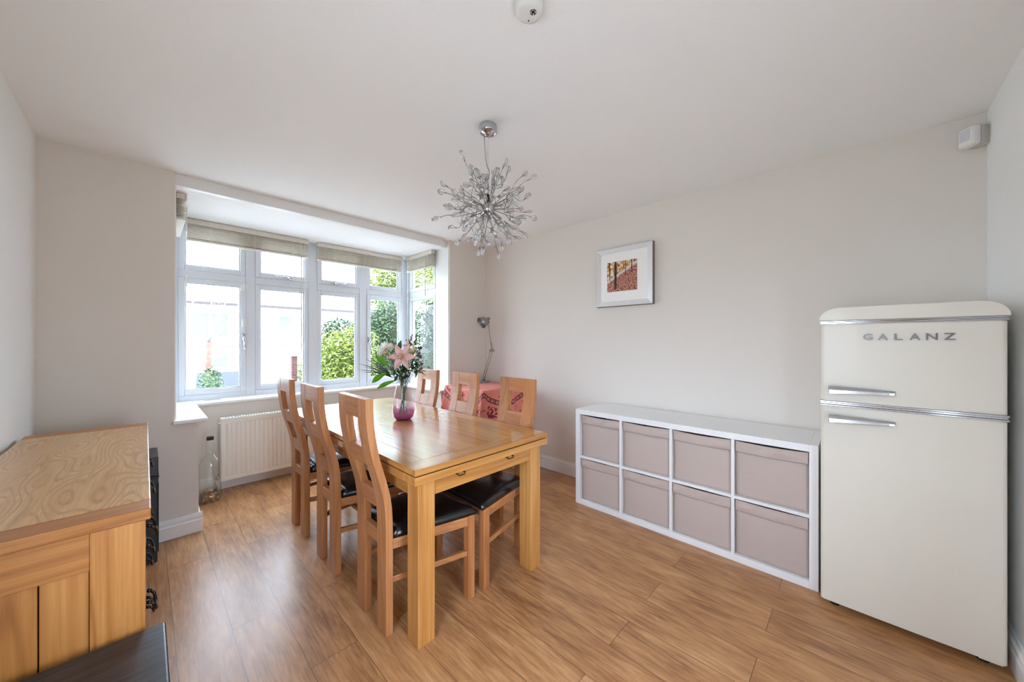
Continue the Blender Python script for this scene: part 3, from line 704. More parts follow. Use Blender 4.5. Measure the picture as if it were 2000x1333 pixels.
# ------------------------------------------------------------------ retro fridge
def fridge():
    yl, yr = .136, -.414; xf, xb = 2.318, 2.862
    t = thing('fridge', 'cream retro fridge freezer with chrome handles in the right corner', 'fridge', ((xf+xb)/2, (yl+yr)/2, 0))
    MB().box(xf+.055, xb, yr+.004, yl-.004, .035, 1.40).build('cabinet', MT['fridge'], t, bevel=.012, seg=4)
    def door(nm, z0, z1):
        n = 24; poly = []; rr = .016; yc = (yl+yr)/2; hwid = (yl-yr)/2
        bow = lambda y: xf+.004*((y-yc)/hwid)**2
        poly += [(bow(yr+rr)+rr-rr*math.sin(a), yr+rr-rr*math.cos(a)) for a in [PI/2*k/8 for k in range(8)]]
        poly += [(bow(yr+rr+(yl-yr-2*rr)*k/n), yr+rr+(yl-yr-2*rr)*k/n) for k in range(n+1)]
        poly += [(bow(yl-rr)+rr-rr*math.cos(a), yl-rr+rr*math.sin(a)) for a in [PI/2*k/8 for k in range(1, 9)]]
        poly += [(xf+.050, yl), (xf+.050, yr)]
        o = MB().prism(poly, 'z', z0, z1).build(nm, MT['fridge'], t, smooth=True)
        o.data.set_sharp_from_angle(angle=math.radians(40)); return o
    fd = door('freezer_door', 1.0135, 1.383); ld = door('fridge_door', .040, .988)
    MB().box(xf+.048, xf+.057, yr+.01, yl-.01, .045, 1.395).build('door_gasket', MT['gasket'], t)
    def strip(z0, z1):
        m = MB(); h = (z1-z0)
        m.box(xf-.004, xf+.05, yr-.002, yl+.002, z0, z0+h*.3); m.box(xf+.002, xf+.05, yr, yl, z0+h*.3, z0+h*.68); m.box(xf-.004, xf+.05, yr-.002, yl+.002, z0+h*.68, z1)
        return m.build('chrome_strip', MT['chrome'], t, bevel=.0015)
    strip(.9885, 1.013); strip(1.3835, 1.3995)
    r = .060; zt = 1.4635
    poly = [(yr-.006, 1.400), (yl+.006, 1.400)] + arc(yl+.006-r, zt-r*1.03, r, 0, PI/2, 10)[0:] 
    poly = [(yr-.006, 1.400), (yl+.006, 1.400)] + [(a, min(zt, b)) for a, b in arc(yl+.006-r*1.1, 1.4035, r, 0, PI/2, 12)] + [(a, min(zt, b)) for a, b in arc(yr-.006+r*1.1, 1.4035, r, PI/2, PI, 12)]
    poly = [(yr-.006, 1.400), (yl+.006, 1.400)] + [(yl+.006-r*1.3*(1-math.cos(k*PI/24)), 1.404+r*math.sin(k*PI/24)) for k in range(13)] + [(yr-.006+r*1.3*(1-math.cos(k*PI/24)), 1.404+r*math.sin(k*PI/24)) for k in range(12, -1, -1)]
    MB().prism(poly, 'x', xf-.002, xb-.002).build('top_cap', MT['fridge'], t, bevel=.010, seg=4)
    def handle(parent, z):
        m = MB(); a, b = .104, -.116; n = 12; rings = []
        for k in range(n+1):
            u = k/n; y = a+(b-a)*u; h = .019*(1-u)+.010*u; out = .040*(1-u)**1.2+.014
            zc = z-.001*u
            rings.append([m.bm.verts.new(p) for p in ((xf-out, y, zc-h), (xf-out, y, zc+h*.1), (xf-out+.006, y, zc+h), (xf-out+.016, y, zc+h), (xf-out+.016, y, zc-h))])
        for p, q in zip(rings, rings[1:]):
            for k in range(5): m.bm.faces.new((p[k], p[(k+1) % 5], q[(k+1) % 5], q[k]))
        m.bm.faces.new(rings[0][::-1]); m.bm.faces.new(rings[-1])
        o = m.build('handle', MT['chrome'], parent, bevel=.002)
        s = MB(); s.box(xf-.040, xf+.004, .070, .100, z-.010, z+.010); s.box(xf-.004, xf+.004, -.112, -.085, z-.006, z+.006); s.build('handle_post', MT['chrome'], o, bevel=.002)
    handle(fd, 1.070); handle(ld, .934)
    # badge letters
    bm2 = bmesh.new(); word = 'GALANZ'
    for i, c in enumerate(word):
        cu = bpy.data.curves.new('letter', 'FONT'); cu.body = c; cu.extrude = .08; cu.offset = .012
        ob = bpy.data.objects.new('letter', cu); COL.objects.link(ob)
        me = bpy.data.meshes.new_from_object(ob.evaluated_get(bpy.context.evaluated_depsgraph_get()))
        bpy.data.objects.remove(ob); bpy.data.curves.remove(cu)
        xs = [v.co.x for v in me.vertices]; ys = [v.co.y for v in me.vertices]
        yc = -.030-i*.0478; wd = .025 if c == 'L' else .032
        for v in me.vertices:
            lx = (v.co.x-min(xs))/(max(xs)-min(xs))-.5; ly = (v.co.y-min(ys))/(max(ys)-min(ys)); dz = v.co.z
            v.co = Vector((xf-.003-dz*.03, yc-lx*wd, 1.3065+ly*.029))
        bm2.from_mesh(me); bpy.data.meshes.remove(me)
    bmesh.ops.translate(bm2, verts=bm2.verts, vec=-wloc(fd))
    me = bpy.data.meshes.new('badge_lettering'); bm2.to_mesh(me); bm2.free()
    o = bpy.data.objects.new('badge_lettering', me); COL.objects.link(o); o.parent = fd; me.materials.append(flat('badge_chrome', (112, 104, 100), .35, .85, noise=.05)); o['label'] = 'raised chrome capital letters'
    for y in (yl-.05, yr+.05):
        for x in (xf+.07, xb-.06): MB().lathe([(.018, 0), (.018, .012), (.010, .014), (.010, .036)], (x, y, 0), 16).build('foot', MT['black'], t)
    MB().box(xf+.012, xf+.06, yr+.01, yr+.07, .030, .0395).build('hinge_bracket', MT['fridge'], t, bevel=.002)
fridge()

# ------------------------------------------------------------------ oak sideboard and the black chest in front of it
def sideboard():
    x0, x1, y0, y1, Z = XL+.022, .012, 1.370, 2.842, .850
    t = thing('sideboard', 'oak sideboard with heavy grained top along the left wall', 'sideboard', ((x0+x1)/2, (y0+y1)/2, 0))
    e = .085
    MB().box(x0, x1, y0+e+.001, y1-e-.001, Z-.030, Z).build('top_board', wood('sideboard_top_oak', (134, 92, 50), (200, 154, 100), (230, 196, 148), 'y', .30, 40, .15, .8, 0.0, .20, .8, 4.0), t, bevel=.003)
    for a in (y0, y1-e): MB().box(x0, x1, a, a+e, Z-.030, Z).build('top_end_board', W_side('x'), t, bevel=.003)
    p = .098
    for yy in (y0+.004, y1-.064):
        MB().box(x1-.010-p, x1-.010, yy, yy+.06, 0, Z-.030).build('corner_post', W_side('z'), t, bevel=.003)
        MB().box(x0+.004, x0+.064, yy, yy+.06, 0, Z-.030).build('corner_post', W_side('z'), t, bevel=.003)
        MB().box(x0+.064, x1-.010-p, yy+.004, yy+.034, Z-.125, Z-.030).build('end_rail', W_side('x'), t, bevel=.002)
        MB().box(x0+.064, x1-.010-p, yy+.004, yy+.034, .06, .15).build('end_rail', W_side('x'), t, bevel=.002)
        a = x0+.064; n = 3; w = (x1-.010-p-a)/n
        for k in range(n): MB().box(a+w*k+.0012, a+w*(k+1)-.0012, yy+.012, yy+.030, .15, Z-.125).build('end_panel_board', W_side('z'), t, bevel=.002)
    MB().box(x0+.005, x1-.03, y0+.066, y1-.066, .06, Z-.031).build('carcass', W_side('y'), t)
    ya, yb = y0+.070, y1-.070; w = (yb-ya)/3
    for r, (za, zb) in enumerate(((.575, .810), (.330, .565), (.085, .320))):
        for k in range(3):
            o = MB().box(x1-.030, x1-.012, ya+w*k+.004, ya+w*(k+1)-.004, za, zb).build('drawer', W_side('y'), t, bevel=.002)
            yc = ya+w*(k+.5); zc = (za+zb)/2+.02; h = MB()
            h.box(x1-.012, x1-.008, yc-.05, yc+.05, zc-.012, zc+.014)
            for s in (-.038, .038): h.ball((x1-.002, yc+s, zc), .008, 1); 
            h.tube([(x1, yc-.038, zc), (x1+.010, yc-.036, zc-.012), (x1+.014, yc-.024, zc-.034), (x1+.014, yc+.024, zc-.034), (x1+.010, yc+.036, zc-.012), (x1, yc+.038, zc)], .0045, 8)
            h.build('drop_handle', MT['darkmetal'], o, smooth=True)
sideboard()
def chest():
    x0, x1, y0, y1, Z = XL+.022, .040, .78, 1.352, .540
    t = thing('low_chest', 'low black-topped chest at the bottom left corner, in front of the sideboard', 'chest', ((x0+x1)/2, (y0+y1)/2, 0))
    MB().box(x0, x1, y0, y1, Z-.028, Z).build('top_board', MT['slate'], t, bevel=.006, seg=3)
    MB().box(x0+.01, x1-.022, y0+.015, y1-.015, .05, Z-.028).build('body', MT['black'], t, bevel=.002)
    for yy in (y0+.02, (y0+y1)/2+.003): MB().box(x1-.022, x1-.006, yy, yy+(y1-y0)/2-.025, .08, Z-.05).build('door', MT['black'], t, bevel=.003)
    for yy in (y0+.02, y1-.06):
        for xx in (x0+.02, x1-.065): MB().box(xx, xx+.04, yy, yy+.04, 0, .05).build('foot', MT['black'], t)
chest()
def black_unit():
    x0, x1, y0, y1 = -.25, .056, 2.968, 3.232
    t = thing('black_cabinet', 'narrow black cabinet squeezed between the sideboard and the window wall', 'cabinet', ((x0+x1)/2, (y0+y1)/2, 0))
    MB().box(x0, x1-.004, y0, y1, 0, .495).build('body', MT['black'], t, bevel=.003)
    MB().box(x0, x1+.003, y0-.003, y1, .495, .507).build('ledge', MT['black'], t, bevel=.003)
    MB().box(x0, x1, y0+.002, y1, .507, .620).build('upper_box', flat('black_gloss', (44, 44, 46), .3, noise=.1), t, bevel=.004)
    MB().box(x1-.004, x1+.002, y0+.02, y1-.02, .05, .46).build('door', MT['black'], t, bevel=.002)
black_unit()

# ------------------------------------------------------------------ corner table, cloth, desk lamp
TCX, TCY, THX, THY, TZ = 2.535, 2.872, .300, .325, .830
def corner_table():
    t = thing('corner_table', 'small square table hidden under the red cloth in the corner', 'table', (TCX, TCY, 0))
    MB().box(TCX-THX+.022, TCX+THX-.022, TCY-THY+.022, TCY+THY-.022, TZ-.03, TZ-.003).build('top', W_chair('y'), t, bevel=.003)
    for sx in (-1, 1):
        for sy in (-1, 1):
            a, b = TCX+sx*(THX-.055), TCY+sy*(THY-.055); MB().box(a-.022, a+.022, b-.022, b+.022, 0, TZ-.03).build('leg', W_chair('z'), t, bevel=.002)
    for s in (-1, 1): MB().box(TCX-THX+.077, TCX+THX-.077, TCY+s*(THY-.055)-.01, TCY+s*(THY-.055)+.01, TZ-.10, TZ-.03).build('apron', W_chair('x'), t)
corner_table()
def mk_cloth():
    m, nt, p = newmat('red_batik_cloth'); L = nt.links
    at = nt.nodes.new('ShaderNodeUVMap'); sp = nt.nodes.new('ShaderNodeSeparateXYZ'); L.new(at.outputs[0], sp.inputs[0])
    U, V = sp.outputs['X'], sp.outputs['Y']
    r = mathn(nt, 'SQRT', mathn(nt, 'ADD', mathn(nt, 'MULTIPLY', U, U), mathn(nt, 'MULTIPLY', V, V)))
    ang = mathn(nt, 'ARCTAN2', V, U)
    n = nt.nodes.new('ShaderNodeTexNoise'); n.inputs['Scale'].default_value = 9; n.inputs['Detail'].default_value = 3; L.new(at.outputs[0], n.inputs['Vector'])
    nb = nt.nodes.new('ShaderNodeTexNoise'); nb.inputs['Scale'].default_value = 60; nb.inputs['Detail'].default_value = 5; L.new(at.outputs[0], nb.inputs['Vector'])
    def band(a, b): return mathn(nt, 'MULTIPLY', mathn(nt, 'GREATER_THAN', r, a), mathn(nt, 'LESS_THAN', r, b))
    def mx(f, a, b):
        k = nt.nodes.new('ShaderNodeMix'); k.data_type = 'RGBA'; L.new(f, k.inputs[0])
        for i, q in ((6, a), (7, b)):
            if isinstance(q, tuple): k.inputs[i].default_value = (*s2l(q), 1)
            else: L.new(q, k.inputs[i])
        return k.outputs[2]
    c = mx(nb.outputs['Fac'], (206, 104, 92), (238, 150, 134))
    # ring with a chain of lozenges between two dark lines
    R0, R1 = .440, .488
    dk = (98, 34, 36); md = (196, 118, 104)
    ring = band(R0, R1); tick = mathn(nt, 'ADD', mathn(nt, 'SINE', mathn(nt, 'MULTIPLY', ang, 62)), mathn(nt, 'MULTIPLY', mathn(nt, 'SINE', mathn(nt, 'MULTIPLY', ang, 131)), .7))
    inner = mathn(nt, 'MULTIPLY', band(R0+.009, R1-.009), mathn(nt, 'GREATER_THAN', tick, -.45))
    c = mx(ring, c, dk); c = mx(inner, c, md)
    # scrolling motifs inside and outside the ring
    v = nt.nodes.new('ShaderNodeTexVoronoi'); v.inputs['Scale'].default_value = 4.6; v.feature = 'F1'; L.new(at.outputs[0], v.inputs['Vector'])
    w = nt.nodes.new('ShaderNodeTexNoise'); w.inputs['Scale'].default_value = 26; w.inputs['Detail'].default_value = 2; w.inputs['Distortion'].default_value = 1.5; L.new(at.outputs[0], w.inputs['Vector'])
    mot = mathn(nt, 'MULTIPLY', mathn(nt, 'LESS_THAN', v.outputs['Distance'], .30), mathn(nt, 'GREATER_THAN', w.outputs['Fac'], .50))
    mot = mathn(nt, 'MULTIPLY', mot, mathn(nt, 'SUBTRACT', 1.0, band(R0-.03, R1+.03)))
    c = mx(mot, c, (126, 30, 44))
    for a in (.60, .28, .20): c = mx(band(a, a+.008), c, dk)
    L.new(c, p.inputs['Base Color']); p.inputs['Roughness'].default_value = .75; p.inputs['Sheen Weight'].default_value = .1
    return m
def cloth():
    NU = 96; ox, oy = .46, .46
    Lx, Ly = THX+ox, THY+oy
    bm = bmesh.new(); uv = bm.loops.layers.uv.new('UVMap')
    def pos(a, b):
        x, y = a, b; rr = .03
        cx = max(-THX+rr, min(THX-rr, x)); cy = max(-THY+rr, min(THY-rr, y)); dx, dy = x-cx, y-cy
        d = math.hypot(dx, dy)
        if d < 1e-6: return (TCX+x, TCY+y, TZ+.002+.0016*math.sin(9*x+4*y)*math.sin(7*y))
        nx, ny = dx/d, dy/d
        if d <= rr*.7: return (TCX+cx+nx*d, TCY+cy+ny*d, TZ+.002-.10*d*d/rr)
        h = d-rr*.7; ang = math.atan2(cy*1.0+ny*.12, cx+nx*.12)
        fold = .022*math.sin(13*ang+1.0)+.013*math.sin(23*ang+2.0)
        out = rr*.75+.004+min(1, h/.30)*(.012+fold+.014)
        X = TCX+cx+nx*out; Y = TCY+cy+ny*out
        X = min(X, XR-.024-.004*math.sin(20*Y)); Y = min(Y, YW-.010)
        return (X, Y, max(.06, TZ+.002-.002-h*.985))
    V = [[bm.verts.new(pos(-Lx+2*Lx*i/NU, -Ly+2*Ly*j/NU)) for j in range(NU+1)] for i in range(NU+1)]
    for i in range(NU):
        for j in range(NU):
            f = bm.faces.new((V[i][j], V[i+1][j], V[i+1][j+1], V[i][j+1]))
            for lp, (p, q) in zip(f.loops, ((i, j), (i+1, j), (i+1, j+1), (i, j+1))): lp[uv].uv = (-Lx+2*Lx*p/NU, -Ly+2*Ly*q/NU)
            f.smooth = True
    bmesh.ops.recalc_face_normals(bm, faces=bm.faces)
    bmesh.ops.translate(bm, verts=bm.verts, vec=(-TCX, -TCY, -.06))
    me = bpy.data.meshes.new('tablecloth'); bm.to_mesh(me); bm.free(); me.materials.append(mk_cloth())
    o = bpy.data.objects.new('tablecloth', me); COL.objects.link(o); o.location = (TCX, TCY, .06)
    s = o.modifiers.new('cloth_thickness', 'SOLIDIFY'); s.thickness = .0018; s.offset = 1
    tag(o, 'coral red patterned cloth with a ring motif draped over the corner table', 'tablecloth')
cloth()
def desk_lamp():
    b = Vector((2.715, 3.095, TZ+.005)); r = Vector((.697, -.717, 0)); f = Vector((.717, .697, 0)); z = Vector((0, 0, 1))
    t = thing('desk_lamp', 'silver jointed desk lamp standing on the red cloth in the corner', 'lamp', b)
    MB().lathe([(.075, 0), (.078, .006), (.072, .016), (.03, .022), (.012, .024), (.012, .05)], b, 36).build('base', MT['steel'], t, smooth=True)
    p0 = b+z*.052; e = b+r*.095+z*.365-f*.02; h = b+r*.055+z*.690-f*.02
    MB().lathe([(.014, -.014), (.018, -.006), (.018, .006), (.014, .014)], p0, 16, Matrix.Rotation(PI/2, 3, 'X')).build('base_joint', MT['steel'], t, smooth=True)
    a = MB()
    for s in (-.011, .011): a.tube([p0+r*s, e+r*s], .0034, 8)
    a.build('lower_arm', MT['steel'], t, smooth=True)
    m = MB(); m.tube([e-r*.022, e+r*.022], .010, 12); m.tube([e-r*.026+f*.001, e-r*.022+f*.001], .013, 12); m.tube([e+r*.022, e+r*.03], .013, 12); m.build('elbow_joint', MT['steel'], t, smooth=True)
    a = MB(); a.tube([e, h], .0036, 8); q = e+(h-e)*.28; a.tube([e+r*.006, q+r*.006], .0065, 10); a.tube([q, q+(h-e)*.02], .008, 10); a.build('upper_arm', MT['steel'], t, smooth=True)
    MB().tube([h-r*.012, h+r*.012], .010, 12).build('head_joint', MT['steel'], t, smooth=True)
    ax = (-r*.62 - z*.42 - f*.50).normalized(); q = Vector((0, 0, 1)).rotation_difference(ax).to_matrix(); c = h-r*.012-ax*.0
    prof = [(.012, -.030), (.018, -.028), (.020, -.012), (.024, .004), (.040, .022), (.055, .045), (.064, .075), (.0665, .092), (.0645, .092), (.062, .075), (.053, .047), (.038, .025), (.020, .010)]
    sh = MB(); sh.lathe(prof, c+z*.03, 32, q); sh.build('lamp_shade', MT['steel'], t, smooth=True)
    bl = MB(); bl.ball(c+z*.03+ax*.05, .024, 2); bl.build('bulb', flat('frosted_bulb', (238, 238, 236), .3, noise=.01), t, smooth=True)
desk_lamp()

# ------------------------------------------------------------------ bottle of coins beside the radiator
def bottle():
    c = Vector((.372, 3.800, 0)); t = thing('glass_bottle', 'giant clear glass bottle of coins on the floor beside the radiator', 'bottle', c)
    prof = [(.050, .004), (.066, .0), (.072, .012), (.072, .280), (.070, .310), (.058, .345), (.036, .375), (.027, .395), (.025, .430), (.030, .450), (.026, .475), (.021, .500)]
    g = glassy('bottle_glass', (.985, .992, .982), alpha_diff=.012, diff=(.80, .84, .80))
    m = MB(); m.lathe(prof, c+Vector((0, 0, .001)), 36, cap=False); m.build('body', g, t, smooth=True, thick=.003)
    MB().lathe([(.023, .498), (.0235, .500), (.0235, .524), (.021, .526)], c, 24).build('screw_cap', MT['darkmetal'], t, bevel=.001)
    cm = [flat('copper_coin', (168, 96, 62), .35, .8, noise=.15), flat('silver_coin', (190, 188, 180), .3, .9, noise=.1), flat('brass_coin', (190, 160, 92), .35, .8, noise=.1)]
    protos = []
    for k, rr in enumerate((.010, .0115, .0125)):
        o = MB().lathe([(rr*.96, 0), (rr, .0004), (rr, .0012), (rr*.96, .0016)], (0, 0, 0), 14).build('coin', cm[k], None, local=True); protos.append(o)
    rnd = random.Random(3); first = [True]*3
    for k in range(96):
        i = rnd.choice((0, 0, 1, 1, 2)); a = rnd.uniform(0, 2*PI); lay = k/96
        rad = (.056 if rnd.random() < .55 else .050*math.sqrt(rnd.random()))
        o = protos[i] if first[i] else protos[i].copy()
        if first[i]: first[i] = False
        else: COL.objects.link(o)
        o.location = (c.x+rad*math.cos(a), c.y+rad*math.sin(a), .010+.058*lay+.012*rnd.random()); o.rotation_euler = (rnd.uniform(-.5, .5), rnd.uniform(-.5, .5), 0)
        if rad == .056: o.rotation_euler = (PI/2+rnd.uniform(-.5, .5), rnd.uniform(-.3, .3), a+PI/2)
        tag(o, ('copper', 'silver', 'brass')[i]+' coin in the pile at the bottom of the big glass bottle', 'coin', ('copper', 'silver', 'brass')[i]+' coins in the bottle')
bottle()

# ------------------------------------------------------------------ vase and flowers
VB = Vector((1.228, 2.226, .770)); RV = Vector((.697, -.717, 0)); FV = Vector((.717, .697, 0)); ZV = Vector((0, 0, 1))
def bq(a, b, c=0.0): return VB + RV*a + ZV*b + FV*c      # a right, b up, c away, metres from the vase's foot
def px(u, v, c=0.0): return bq((u-788)/287.0, (820-v)/287.0, c)
def mk_vase():
    m, nt, p = newmat('purple_glass'); nt.nodes.remove(p); L = nt.links; out = nt.nodes['Material Output']
    tc = nt.nodes.new('ShaderNodeTexCoord'); sp = nt.nodes.new('ShaderNodeSeparateXYZ'); L.new(tc.outputs['Object'], sp.inputs[0])
    r = nt.nodes.new('ShaderNodeValToRGB'); e = r.color_ramp.elements
    f = mathn(nt, 'MULTIPLY', sp.outputs['Z'], 1/.262); L.new(f, r.inputs['Fac'])
    e[0].position = 0; e[0].color = (.20, .02, .13, 1); e[1].position = 1; e[1].color = (.975, .95, .96, 1)
    for q, c in ((.10, (.52, .13, .36)), (.28, (.84, .50, .66)), (.34, (.95, .88, .92))): k = e.new(q); k.color = (*c, 1)
    al = nt.nodes.new('ShaderNodeValToRGB'); a = al.color_ramp.elements; a[0].position = .05; a[0].color = (.55,)*3+(1,); a[1].position = .38; a[1].color = (.03,)*3+(1,); L.new(f, al.inputs['Fac'])
    t = nt.nodes.new('ShaderNodeBsdfTransparent'); L.new(r.outputs['Color'], t.inputs['Color'])
    d = nt.nodes.new('ShaderNodeBsdfDiffuse'); L.new(r.outputs['Color'], d.inputs['Color'])
    m1 = nt.nodes.new('ShaderNodeMixShader'); L.new(al.outputs['Color'], m1.inputs[0]); L.new(t.outputs[0], m1.inputs[1]); L.new(d.outputs[0], m1.inputs[2])
    g = nt.nodes.new('ShaderNodeBsdfGlossy'); g.inputs['Roughness'].default_value = .02
    m2 = nt.nodes.new('ShaderNodeMixShader'); L.new(schlick(nt), m2.inputs[0]); L.new(m1.outputs[0], m2.inputs[1]); L.new(g.outputs[0], m2.inputs[2])
    L.new(m2.outputs[0], out.inputs['Surface']); return m
def vase():
    t = thing('vase', 'tall clear glass vase with a purple base on the dining table', 'vase', VB)
    prof = [(.001, .001), (.040, .001), (.052, .006), (.064, .022), (.071, .045), (.0735, .072), (.072, .105), (.066, .145), (.057, .185), (.048, .225), (.0445, .250), (.046, .262)]
    m = MB(); m.lathe(prof, VB, 48, cap=False); m.build('glass_body', mk_vase(), t, smooth=True)
    wm = glassy('vase_water', (.97, .95, .97)); MB().lathe([(.002, .0), (.069, .0)], VB+Vector((0, 0, .088)), 40, cap=False).build('water', wm, t)
vase()
FM = {'stem': flat('stem_green', (70, 96, 44), .5, noise=.2), 'leaf': flat('leaf_green', (58, 92, 46), .42, noise=.3, nscale=40), 'dark': flat('dark_leaf', (38, 66, 40), .4, noise=.3, nscale=40),
      'lime': flat('lime_leaf', (112, 176, 34), .38, noise=.15, nscale=30), 'lily': flat('pink_lily_petal', (240, 208, 204), .5, noise=.06, nscale=60), 'anther': flat('anther', (150, 96, 40), .6, noise=.2),
      'yellow': flat('yellow_filament', (224, 206, 96), .5, noise=.1), 'mum': flat('white_petal', (250, 249, 244), .6, noise=.04), 'purple': flat('purple_petal', (120, 44, 84), .55, noise=.25, nscale=90),
      'cream': flat('cream_bud', (226, 224, 176), .5, noise=.1), 'palm': flat('palm_frond', (44, 62, 36), .4, noise=.25)}
def translucent(m, amt):
    nt = m.node_tree; p = nt.nodes['Principled BSDF']; out = nt.nodes['Material Output']; t = nt.nodes.new('ShaderNodeBsdfTranslucent'); mx = nt.nodes.new('ShaderNodeMixShader'); mx.inputs[0].default_value = amt
    src = p.inputs['Base Color'].links[0].from_socket if p.inputs['Base Color'].links else None
    if src: nt.links.new(src, t.inputs['Color'])
    else: t.inputs['Color'].default_value = p.inputs['Base Color'].default_value
    nt.links.new(p.outputs[0], mx.inputs[1]); nt.links.new(t.outputs[0], mx.inputs[2]); nt.links.new(mx.outputs[0], out.inputs['Surface'])
for k_, a_ in (('lily', .40), ('mum', .5), ('lime', .45), ('leaf', .25), ('dark', .15), ('cream', .3), ('purple', .2)): translucent(FM[k_], a_)
def stem_pts(end, k):
    a = k*2.4; foot = VB + Vector((.030*math.cos(a+2.5), .030*math.sin(a+2.5), .028)); neck = VB + Vector((.020*math.cos(a), .020*math.sin(a), .235))
    end = Vector(end); mid = neck + (end-neck)*.45 + ZV*.02
    return bez(foot, foot+(neck-foot)*.6, neck+(neck-foot)*.25, mid, 8) + bez(mid, mid+(mid-neck)*.3, end-(end-mid)*.35, end, 6)[1:]
def petal(mb, base, d, up, L_, w, curl, cup=.18, n=8, m=4, tipw=.0, shape=.9):
    """one petal: from base along d, normal up, width w, curling back by curl"""
    d = d.normalized(); s = d.cross(up).normalized(); up = s.cross(d).normalized()
    def fn(u, v):
        t = u; ww = w*max(tipw*t, math.sin(PI*min(1, .08+.92*t**shape)))*(1 if t < .999 else .05); x = 2*v-1
        ang = curl*t
        fx = L_*(math.sin(ang)/curl if abs(curl) > 1e-3 else t); fz = -L_*((1-math.cos(ang))/curl if abs(curl) > 1e-3 else 0)
        return base + d*fx + up*(fz + cup*ww*x*x) + s*ww*x*.5
    mb.grid(fn, n, m)
def leaf_part(parent, p, d, L_, w, mat, curl=.5, nm='leaf'):
    m = MB(); petal(m, Vector(p), Vector(d), ZV, L_, w, curl, .25, 8, 4); return m.build(nm, mat, parent, smooth=True, thick=.0008)
def flower(name, label, cat, end, k, r=.0022, group=None):
    pts = stem_pts(end, k); t = thing(name, label, cat, pts[0], group)
    MB().tube(pts, r, 6).build('stem', FM['stem'], t, smooth=True)
    return t, pts
def lily(label, c, face, size, k, curl=.9):
    t, pts = flower('lily', label, 'flower', c-face*.02, k, .003, 'stems in the vase')
    face = face.normalized(); q = Vector((0, 0, 1)).rotation_difference(face)
    for j in range(6):
        a = j*PI/3+.25; d = q @ Vector((math.cos(a), math.sin(a), .55)); up = q @ Vector((-.45*math.cos(a), -.45*math.sin(a), 1))
        m = MB(); petal(m, c-face*.016, d, up, size, size*(.46 if j % 2 else .36), curl, .30, 10, 6); m.build('petal', FM['lily'], t, smooth=True, thick=.0008)
    st = MB(); an = MB()
    for j in range(6):
        a = j*PI/3; tip = c + q @ Vector((.018*math.cos(a), .018*math.sin(a), .034)); st.tube([c-face*.012, tip], .0012, 5); an.ball(tip, .0036, 1, (1.8, .8, .8))
    st.tube([c-face*.012, c+face*.042], .0015, 5); st.build('filaments', FM['yellow'], t); an.build('anthers', FM['anther'], t, smooth=True)
    return t
cam_dir = (-FV).normalized()
lily('big open pink lily at the front of the bouquet, facing the room', px(790, 697, -.055), (cam_dir*1.0+ZV*.12).normalized(), .105, 0)
lily('small pale lily tilted upward at the top of the bouquet', px(797, 674, .02), (ZV*1.0+cam_dir*.25).normalized(), .055, 1, .5)
def mum():
    c = px(760, 684, -.05); t, pts = flower('chrysanthemum', 'white shaggy chrysanthemum left of the big lily', 'flower', c-Vector((0, 0, .02)), 2, .003, 'stems in the vase')
    face = (-RV*.45+ZV*.75+cam_dir*.25).normalized(); q = Vector((0, 0, 1)).rotation_difference(face); m = MB(); rnd = random.Random(5)
    for k in range(150):
        ph = k*2.399; el = math.acos(1-1.15*(k+.5)/150); d = q @ Vector((math.sin(el)*math.cos(ph), math.sin(el)*math.sin(ph), math.cos(el)*.75))
        u = q @ Vector((0, 0, 1)); base = c + d*.008
        petal(m, base, d + u*.05, (u-d*u.dot(d)) if abs(u.dot(d)) < .98 else RV, .060*(1 if el > .6 else .8), .013, .35 if el > .8 else -.5, .3, 3, 2)
    m.build('petals', FM['mum'], t, smooth=True); 
    s = MB(); petal(s, c-ZV*.02, RV*-.8-ZV*.2, ZV, .03, .012, .5); s.build('sepal', FM['leaf'], t, thick=.0006)
mum()
def sprig(label, end, k, name='statice', mat='purple', n=16, spread=.016, ln=.03, sz=.0062):
    t, pts = flower(name, label, 'flower', end, k, .0016, 'stems in the vase'); rnd = random.Random(k); m = MB()
    for j in range(n):
        d = Vector((rnd.uniform(-1, 1), rnd.uniform(-1, 1), rnd.uniform(-.6, 1))).normalized(); m.ball(Vector(end)+d*spread*rnd.uniform(.4, 1)+ZV*rnd.uniform(-ln*.4, ln*.4), sz*rnd.uniform(.7, 1.2), 1, (1, 1, .8))
    m.build('blossom', FM[mat], t, smooth=True)
    return t, pts
sprig('purple blossom peeping over the white chrysanthemum', px(763, 672, .03), 3, n=12, spread=.013)
sprig('topmost purple blossom on the right side of the bouquet', px(821, 681, -.01), 4)
sprig('purple blossom level with the lily on the bouquet\'s right side', px(823, 695, -.03), 5)
sprig('small crimson blossom low on the bouquet\'s right side', px(825, 710, -.02), 6, n=10, spread=.012)
sprig('lowest tiny crimson bud on the bouquet\'s right side', px(824, 719, -.01), 7, n=7, spread=.008)
def spike(label, end, k, lean):
    t, pts = flower('snapdragon', label, 'flower', Vector(end), k, .0016, 'stems in the vase'); m = MB(); g = MB(); e = Vector(end); d = (Vector(pts[-1])-Vector(pts[-3])).normalized()
    for j in range(12):
        q = e - d*(.012*j); a = j*2.4; off = Vector((math.cos(a), math.sin(a), .3)).normalized()
        (g if j < 6 else m).ball(q+off*(.003+.0009*j), .0035+.0009*j, 1, (1, 1, 1.5))
    g.tube([e, e+d*.014], [.004, .0008], 6); g.build('green_tip', FM['leaf'], t, smooth=True); m.build('bud', FM['cream'], t, smooth=True)
spike('budding flower spike leaning out at the bouquet\'s left, above the lime leaves', px(736, 668, .0), 8, -1)
spike('left of the two flower spikes at the top of the bouquet', px(803, 656, .02), 9, 0)
spike('right of the two flower spikes at the top of the bouquet', px(812, 656, .03), 10, 0)
